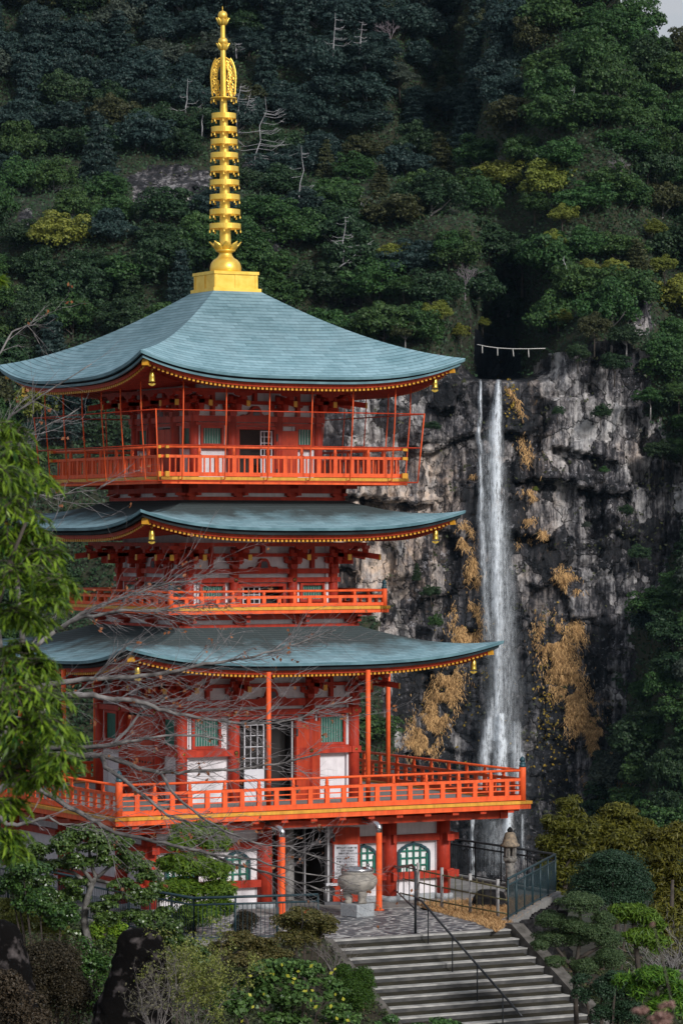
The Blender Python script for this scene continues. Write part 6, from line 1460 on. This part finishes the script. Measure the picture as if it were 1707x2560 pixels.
for i, (lab, pads, d, tx) in enumerate([('olive-green feathery tree nearest the stone lantern', [(1425, 2030, 42, 36), (1392, 2068, 44, 36), (1445, 2080, 42, 32), (1380, 2120, 44, 40), (1430, 2140, 52, 40), (1372, 2175, 36, 36), (1420, 2200, 60, 44), (1380, 2240, 40, 40)], 106, 1410),
      ('tallest olive-gold feathery tree behind the clipped dome', [(1545, 2042, 52, 34), (1505, 2072, 46, 34), (1592, 2076, 52, 36), (1540, 2105, 70, 38), (1600, 2140, 62, 44), (1490, 2130, 46, 40), (1560, 2160, 60, 40)], 110, 1545),
      ('olive-gold feathery tree at the right edge of the picture', [(1650, 2100, 44, 34), (1696, 2105, 46, 44), (1660, 2150, 56, 40), (1640, 2195, 44, 40), (1700, 2200, 46, 46), (1665, 2250, 52, 44), (1700, 2290, 40, 50)], 104, 1675), ('brownish feathery tree low at the right edge', [(1680, 2330, 40, 40), (1655, 2290, 40, 34), (1700, 2380, 40, 40)], 92, 1680)]):
    plant('feathery_tree', lab, 'tree', pads, d, M['cedar_leaf'], .07, 1.2, 4, [([(tx, 2420), (tx-4, 2330), (tx, 2200)], .12, .04)]+[([(tx, p[1]+30), (p[0], p[1])], .05, .02) for p in pads], seed=i, base=2420, dy=.9)
plant('pine', 'blurred yellow-green pine pads in the lower right corner', 'pine tree', [(1640, 2440, 58, 26), (1692, 2482, 40, 36), (1600, 2474, 40, 26), (1560, 2452, 30, 20), (1660, 2520, 60, 30)], 64, M['pine_needle'], .05, 1.2, 6, [([(1650, 2600), (1640, 2450)], .06, .03)], seed=5, base=2600)
plant('shrub', 'dark undergrowth shrub below the cloud-pruned tree beside the stair kerb', 'shrub', [(1500, 2480, 46, 34), (1560, 2500, 56, 40), (1580, 2540, 60, 36), (1530, 2540, 34, 26), (1450, 2455, 30, 22), (1455, 2490, 34, 26), (1495, 2535, 30, 26), (1540, 2450, 40, 26)], 75, M['dark_clipped_leaf'], .05, .7, seed=6)
twigbush('dry_shrub', 'leafless lavender-grey shrub at the right edge below the feathery trees', 'shrub', 1690, 2470, 150, 130, 84, M['barkgrey'], 34, 9, .010, None, 3)
plant('dry_flowers', 'blurred pinkish dry flower heads close to the lens in the bottom right corner', 'flowers', [(1592, 2532, 26, 18), (1650, 2548, 40, 20), (1668, 2516, 22, 14), (1632, 2316, 6, 10)], 11.5, M['dry_pink_leaf'], .012, .7, 1.3, [([(1700, 2620), (1660, 2420), (1634, 2318)], .0035, .002), ([(1660, 2600), (1592, 2536)], .003, .002)], base=2620)

# ---- bare cherry tree reaching in from the left
def cherry():
    D0 = 62.; B = Vector(px(-60, 2200, D0)); t_ = thing('cherry_tree', 'leafless cherry tree whose grey branches reach in from the left across the pagoda', 'tree', None, B)
    limbs = [
        ([(-60, 2200), (-40, 2000), (0, 1890), (90, 1885), (195, 1888), (255, 1888), (312, 1904), (350, 1921), (400, 1930), (447, 1933), (500, 1928), (580, 1925), (660, 1915), (740, 1900), (800, 1885)], .085, .012),
        ([(0, 1890), (120, 1868), (210, 1868), (280, 1864), (320, 1853), (365, 1847), (440, 1838), (500, 1840), (560, 1852)], .06, .012),
        ([(255, 1888), (265, 1917), (305, 1945), (345, 1978), (383, 2006), (415, 2035), (470, 2054), (540, 2072), (600, 2090)], .05, .01),
        ([(-40, 2000), (20, 1960), (60, 1955), (108, 1977), (160, 2010), (205, 2035), (242, 2055), (290, 2082), (370, 2100), (430, 2110), (500, 2128), (560, 2150), (640, 2175), (720, 2195), (800, 2222), (860, 2240)], .075, .010),
        ([(0, 1890), (20, 1790), (45, 1740), (100, 1718), (160, 1705), (230, 1698), (300, 1694), (380, 1690), (457, 1675), (510, 1660), (570, 1652), (640, 1641), (700, 1622), (770, 1598), (840, 1575)], .08, .009),
        ([(45, 1740), (110, 1745), (180, 1738), (230, 1738), (290, 1746), (350, 1752), (400, 1772), (440, 1784), (490, 1795), (560, 1802), (620, 1810), (690, 1808), (750, 1795), (810, 1772), (880, 1742)], .075, .008),
        ([(20, 1790), (10, 1690), (60, 1640), (140, 1576), (206, 1535), (245, 1517), (308, 1494), (352, 1479), (385, 1466), (436, 1455), (487, 1451), (540, 1424)], .06, .008),
        ([(140, 1576), (195, 1548), (258, 1535), (308, 1525), (360, 1528), (410, 1527), (462, 1517), (530, 1512), (600, 1506)], .045, .007),
        ([(20, 1790), (80, 1800), (130, 1760), (180, 1735), (205, 1722), (240, 1690), (270, 1660), (310, 1620), (330, 1600)], .04, .007),
        ([(-40, 2000), (20, 2065), (55, 2062), (100, 2050), (120, 2042), (150, 2060), (200, 2062), (260, 2050)], .055, .010),
        ([(400, 1930), (440, 1990), (500, 2040), (560, 2078), (640, 2108), (720, 2120), (800, 2145), (870, 2170)], .03, .007),
        ([(60, 1640), (40, 1420), (70, 1380), (88, 1350), (100, 1325)], .055, .03), ([(280, 1864), (330, 1815), (350, 1780), (400, 1755), (420, 1740)], .035, .01),
        ([(500, 2128), (560, 2140), (640, 2150), (740, 2180), (820, 2190), (900, 2215)], .03, .007), ([(10, 1690), (-30, 1300), (0, 1180), (40, 1120), (100, 1075), (200, 1020)], .05, .007), ([(-30, 1300), (-10, 1090), (30, 1040), (110, 985), (230, 910)], .04, .007), ([(0, 1180), (60, 1230), (130, 1240), (240, 1225), (290, 1200)], .03, .006), ([(-20, 1090), (-10, 900), (30, 830), (70, 815), (100, 860)], .03, .006)]
    rg = random.Random(21); lm = MB(); tw = MB(); bud = []
    V0 = lambda x, y, d: Vector(px(x, y, d))-B
    k = F_PX/D0; cnt = 0
    def twig(p, d, l, r_, g):
        nonlocal cnt
        cnt += 1; n = 5; pts = [p]; q = p; rs = [r_]
        cv = Vector((rg.gauss(0, .10), rg.gauss(0, .10), rg.gauss(.03, .10)))
        for i in range(n):
            d = (d+cv*.6+Vector((rg.gauss(0, .08), rg.gauss(0, .08), rg.gauss(0, .08)))).normalized(); q = q+d*l/n; pts.append(q); rs.append(r_*(1-(i+1)/n*.75))
            if g > 0 and rg.random() < (.55 if g > 1 else .42):
                s_ = rg.choice((-1, 1)); nd = (d+UPv*s_*rg.uniform(.2, .6)+Vector(FWH)*rg.gauss(0, .35)).normalized(); twig(q, nd, l*rg.uniform(.4, .7), r_*.62, g-1)
        tw.tube(pts, rs, 4 if r_ < .012 else 5, False)
        if rg.random() < .05: bud.append(q)
    UPv = Vector(UP)
    for li, (pts, r0, r1) in enumerate(limbs):
        dd = D0+rg.uniform(-1.5, 1.5) if li not in (0,) else D0; n = len(pts); P3 = [V0(x, y, D0+(dd-D0)*min(1, i/3)) for i, (x, y) in enumerate(pts)]
        fine = []
        for i in range(n-1):
            for j in range(3): t = j/3; fine.append(P3[i].lerp(P3[i+1], t)+Vector((rg.gauss(0, .008), rg.gauss(0, .008), rg.gauss(0, .010)))*(1 if i+j else 0))
        fine.append(P3[-1]); m_ = len(fine); rs = [r0+(r1-r0)*(i/(m_-1))**.7 for i in range(m_)]
        lm.tube(fine, rs, 7)
        for i in range(3, m_-1):
            x = pts[min(i//3, n-1)][0]
            dens = ((1.6 if 4 <= li <= 8 else 1.25) if x > 180 else .3) if li < 11 else (.7 if li >= 14 else .4)
            for _ in range(int(dens+rg.random())):
                d = (fine[i+1]-fine[i-1]).normalized(); s_ = rg.choice((-1, 1)); nd = (d*rg.uniform(.8, 1.3)+Vector(RT)*.25+UPv*s_*rg.uniform(.2, .75)+Vector(FWH)*rg.gauss(0, .4)).normalized()
                twig(fine[i].copy(), nd, rg.uniform(.35, 1.15), min(rs[i]*.45, .0075), 2)
    lm.build('limbs', M['barkcherry'], t_); tw.build('twigs', M['twig'], t_)
    rng = np.random.default_rng(2); P_ = np.array([tuple(b) for b in bud]); P_ = np.repeat(P_, 3, 0)+rng.normal(size=(len(P_)*3, 3))*.03; nr = rng.normal(size=P_.shape); nr /= np.linalg.norm(nr, axis=1)[:, None]
    V, Fc = leaves(rng, P_, nr, .035+.03*rng.random(len(P_))); link('dead_leaves', npmesh('dead_leaves', V, Fc, L_('rust_leaf', (.18, .05, .03), (.32, .10, .05))), t_)
    print('twigs', cnt)
M['barkcherry'] = mat('cherry_bark', (.21, .195, .19), (.055, .05, .048), 5, .85, bump=.5, bscale=30, stretch=(1, 1, 1))
cherry()
# ---- long-leaved tree close on the left
def nearleaf():
    D0 = 19.; B = Vector(px(-220, 2300, D0)); t_ = thing('leafy_tree', 'bright green long-leaved tree hanging in from the left edge close to the lens', 'tree', None, B)
    rng = np.random.default_rng(17); cl = [(40, 1000, 45), (60, 1060, 55), (20, 1110, 70), (90, 1120, 55), (50, 1190, 75), (20, 1270, 80), (95, 1240, 55), (110, 1300, 60), (50, 1340, 70), (150, 1350, 45), (120, 1390, 50), (50, 1420, 50), (90, 1440, 40), (60, 1500, 45), (30, 1560, 70), (100, 1540, 50), (60, 1620, 80), (120, 1620, 60), (20, 1680, 80), (100, 1690, 70), (150, 1700, 50), (70, 1750, 70), (160, 1760, 45), (110, 1800, 50), (40, 1790, 60), (30, 1860, 40), (20, 1930, 45), (50, 1960, 35), (10, 640, 14)]
    VV = []; bz = np.array(B)
    S_ = 1.0887; lv_p = []; lv_n = []; lv_a = []; lv_s = []; sm = MB()
    for cx, cy, r_ in cl:
        c0 = px((cx-18)*S_, (cy-r_*.35)*S_, D0+rng.uniform(-.5, .5)); Rm = r_*S_/F_PX*D0*1.15
        for _ in range(int(10+r_*.42)):
            az_ = rng.random()*6.28; p = c0+rng.normal(size=3)*Rm*np.array([.22, .22, .16]); dirn = RT*math.cos(az_)+FWH*math.sin(az_)*.8+np.array([0, 0, rng.uniform(.0, .55)]); dirn /= np.linalg.norm(dirn); q = p.copy(); path = [q-bz]; stp = Rm/8*rng.uniform(.65, 1.1)
            for i in range(8):
                dirn = dirn+np.array([0, 0, -.15]); dirn /= np.linalg.norm(dirn); q = q+dirn*stp; path.append(q-bz)
                sd_ = np.cross(dirn, np.array([0, 0, 1.])); sd_ /= np.linalg.norm(sd_)+1e-6
                for s_ in (-1, 1):
                    ax = dirn*.75+sd_*s_*.65+np.array([0, 0, -.22])+rng.normal(size=3)*.14; ax /= np.linalg.norm(ax); L = .05+.045*rng.random(); nn = np.cross(ax, np.cross(np.array([0, 0, 1.]), ax))+rng.normal(size=3)*.3; nn /= np.linalg.norm(nn)
                    lv_p.append(q+ax*L*.5); lv_n.append(nn); lv_a.append(ax); lv_s.append(L)
            sm.tube(path, [.003]*8+[.001], 4, False)
    P_ = np.array(lv_p)-bz; L = np.array(lv_s); A = np.array(lv_a); Nn = np.array(lv_n); A = A-Nn*(A*Nn).sum(1)[:, None]; A /= np.linalg.norm(A, axis=1)[:, None]; Wd = np.cross(Nn, A)*(L*.10)[:, None]; A = A*L[:, None]/2
    V = np.stack([P_-A, P_-A*.3+Wd, P_+A, P_-A*.3-Wd], 1).reshape(-1, 3)
    link('leaves', npmesh('leaves', V, np.arange(len(V)).reshape(-1, 4), M['bamboo_leaf']), t_)
    for pts in ([(-200, 2200), (-80, 1900), (-30, 1700), (40, 1600), (90, 1560)], [(-30, 1700), (-20, 1450), (20, 1300), (60, 1200)], [(-20, 1450), (-20, 1150), (30, 1060)], [(-80, 1900), (0, 1780), (80, 1740), (130, 1730)]):
        sm.tube([Vector(px(x*S_, y*S_, D0+.2))-B for x, y in pts], [.02, .016, .013, .009, .006][:len(pts)], 6)
    sm.build('branches', M['bark'], t_)
nearleaf()

# ---- the air between pagoda and mountain
def haze():
    mb = MB(); c = []
    X0, X1, Y0, Y1, Z0, Z1 = -760, 760, -25, 1010, -125, 205
    P8 = [cw(x, y, z) for z in (Z0, Z1) for x, y in ((X0, Y0), (X1, Y0), (X1, Y1), (X0, Y1))]
    mb.add(P8, [(0, 3, 2, 1), (4, 5, 6, 7), (0, 1, 5, 4), (1, 2, 6, 5), (2, 3, 7, 6), (3, 0, 4, 7)])
    m_ = bpy.data.materials.new('air'); m_.use_nodes = True; nt = m_.node_tree; nt.nodes.remove(nt.nodes['Principled BSDF'])
    v = N(nt, 'VolumePrincipled'); v.inputs['Color'].default_value = (.45, .72, 1, 1); v.inputs['Density'].default_value = HAZE; nt.links.new(v.outputs[0], nt.nodes['Material Output'].inputs['Volume'])
    tag(mb.build('haze', m_), kind='stuff')
HAZE = .000013
haze()
